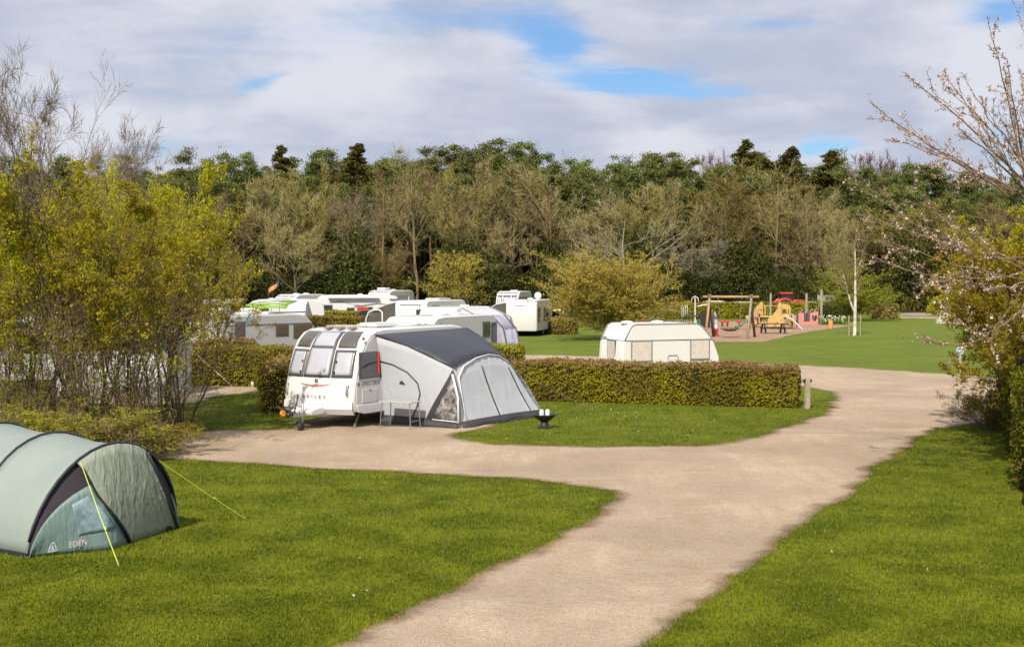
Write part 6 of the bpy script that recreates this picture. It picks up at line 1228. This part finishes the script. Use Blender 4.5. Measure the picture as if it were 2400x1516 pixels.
q = G(1630, 766); t = thing('green_play_seat', 'bright green play seat beside the dark climbing frame', 'play seat', (q.x, q.y-.6, 0)); MB().ell((0, 0, .35), (.26, .2, .22)).ell((.22, 0, .45), (.15, .12, .18)).build('seat', principled('play_green', (.1, .42, .08), .5), t, smooth=True); MB().lathe([(.1, 0), (.08, .2)], n=10).build('spring', PBLK, t)
# toy rocket
q = G(1676, 788); t = thing('play_rocket', 'small play rocket with grey cone and red and white body under the swing frame', 'play sculpture', q); MB().lathe([(.22, .0), (.22, .55)], n=16).build('body', RED, t, smooth='auto'); MB().lathe([(.2, .55), (.21, .85)], n=16).build('band', STW_, t, smooth='auto'); MB().lathe([(.23, .85), (.2, 1.1), (.02, 1.75)], n=16).build('nose_cone', principled('cone_grey', (.4, .4, .42), .5), t, smooth='auto'); MB().box((0, -.22, .3), (.1, .03, .28)).build('hatch', PBLK, t)
# red spring toys
for i, px in enumerate((1693, 1705, 1732)):
    q = G(px, 765); t = thing('spring_toy', 'red and black spring toy, %s of three beyond the basket swing' % ('leftmost', 'middle', 'rightmost')[i], 'spring toy', q, 0, 'spring toys beyond the basket swing'); MB().lathe([(.06, 0), (.09, .1), (.06, .2), (.09, .3)], n=10).build('spring', PBLK, t); MB().box((0, 0, .42), (.5 if i != 1 else .3, .12, .2)).build('board', RED, t, bevel=.04); MB().tube([(-.1, 0, .5), (-.1, 0, .66)], .03, 6).build('handle', PBLK, t)
q = XY(1508, 104); t = thing('red_cover', 'small red covered object behind the round yellow bush', 'cover', q); MB().lathe([(.35, 0), (.34, .7), (.25, 1.15), (.04, 1.25)], n=10).build('cloth', principled('dull_red', (.3, .07, .06), .8, noise=.8, nscale=4, col2=(.2, .05, .04)), t, smooth=True); MB().lathe([(.38, 0), (.38, .04), (.3, .05)], n=10).build('base', PBLK, t)
# tractor behind the back hedge
q = XY(1858, 140); tk = thing('tractor', 'red farm tractor with red roofed cab parked behind the play area hedge', 'tractor', (q.x, q.y, gz(q.x, q.y)+.1), 0)
MB().prism([(-.2, .8), (-.2, 1.55), (.2, 1.75), (1.1, 1.7), (1.35, 1.45), (1.35, .8)], -.4, .4).build('bonnet', RED, tk, bevel=.06); MB().prism([(-1.35, 1.0), (-1.25, 2.3), (-.2, 2.3), (-.1, 1.0)], -.65, .65).build('cab', TINT, tk, bevel=.03); MB().box((-.75, 0, 2.42), (1.3, 1.5, .2)).build('cab_roof', RED, tk, bevel=.06)
for sy_ in (-1, 1):
    w_ = MB().lathe([(.3, -.2), (.78, -.2), (.85, -.1), (.85, .1), (.78, .2), (.3, .2)], n=24, axis='Y').build('rear_wheel', RUB, tk, loc=(-1.0, sy_*.85, .86)); MB().lathe([(.05, -.12), (.3, -.1), (.3, .1), (.05, .12)], n=14, axis='Y').build('rim', CREAM, w_)
    MB().lathe([(.2, -.14), (.5, -.14), (.5, .14), (.2, .14)], n=20, axis='Y').build('front_wheel', RUB, tk, loc=(1.0, sy_*.75, .5))
    MB().tube([(-1.0+.95*math.cos(a), sy_*.85, .86+.95*math.sin(a)) for a in [math.pi*(.05+.9*z/10) for z in range(11)]], .14, 6).build('mudguard', RED, tk, smooth=True)
    for x in (-1.3, -.15): MB().bar((x, sy_*.66, 1.0), (x*.98, sy_*.66, 2.35), .06, .06).build('cab_pillar', BLK, tk)
MB().tube([(.6, .2, 1.7), (.6, .2, 2.3)], .05, 6).build('exhaust', BLK, tk)
# notice board, white cars and odd roofs behind the hedge
q = XY(1936, 134); t = thing('notice_board', 'grey slatted notice board on posts behind the play area hedge', 'notice board', q)
for i in range(4): MB().box((0, 0, 1.85+.16*i), (1.75, .05, .14)).build('board', principled('board_grey', (.36, .36, .35), .7, noise=.6, nscale=3, col2=(.3, .3, .29)), t)
for x in (-.7, .7): MB().box((x, .06, 1.2), (.1, .1, 2.4)).build('post', GPOST, t)
for px, Y, lb in ((1757, 140, 'white car roof over the back hedge behind the right leg of the swing'), (1915, 141, 'white car roof over the back hedge below the notice board'), (2165, 158, 'white car behind the blossom branches at the far right'), (1690, 143, 'white car roof over the back hedge behind the swing beam')):
    car(lb, px, Y, math.radians(3), principled('car_white', (.75, .76, .78), .3, coat=.8), L=4.2, Hh=1.62 if Y < 150 else 1.7, group='white cars behind the back hedge')
q = XY(2238, 120); t = thing('bell_tent', 'white pointed tent seen through the blossom at the right', 'tent', q); MB().lathe([(1.7, 0), (1.6, .3), (.8, 1.1), (.05, 1.9)], n=16).build('canvas', principled('bell_canvas', (.48, .43, .36), .8, noise=.6, nscale=1.5, col2=(.5, .47, .42), bump=.3, bscale=3), t, smooth='auto'); MB().tube([(0, 0, 1.85), (0, 0, 2.1)], .04, 6).build('pole_tip', LOGD, t)
# daffodils and shrubs by the back hedge
def flowers():
    r = np.random.default_rng(12); q = XY(1950, 116); C = np.stack([q.x+r.uniform(-.9, 1.2, 150), q.y+r.uniform(-.6, 2.0, 150), .25+r.random(150)*.55], 1); V, Fq = leaves(C, .13, r, aspect=.9)
    g = np.stack([q.x+r.uniform(-1.1, 1.5, 900), q.y+r.uniform(-.6, 2.0, 900), r.random(900)*.5], 1); V2, F2 = leaves(g, .2, r, aspect=.3)
    tag(link('flower_bed', npmesh('flower_bed', np.concatenate([V, V2]), [Fq, F2+len(V)], [principled('cream_petals', (.75, .72, .5), .7), leafmat('stem_green', (.08, .14, .03), (.13, .22, .05))], [np.zeros(len(Fq)), np.ones(len(F2))])), 'cream daffodils growing beside the fresh green bush', 'flowers', kind='stuff')
flowers()
p = XY(1944, 119); plant('leafy_shrub', HOL[2], p, (.5, .5, .34), .3, 'small bright green shrub behind the cream daffodils', 'bush', None, ('stems', 'crown'))
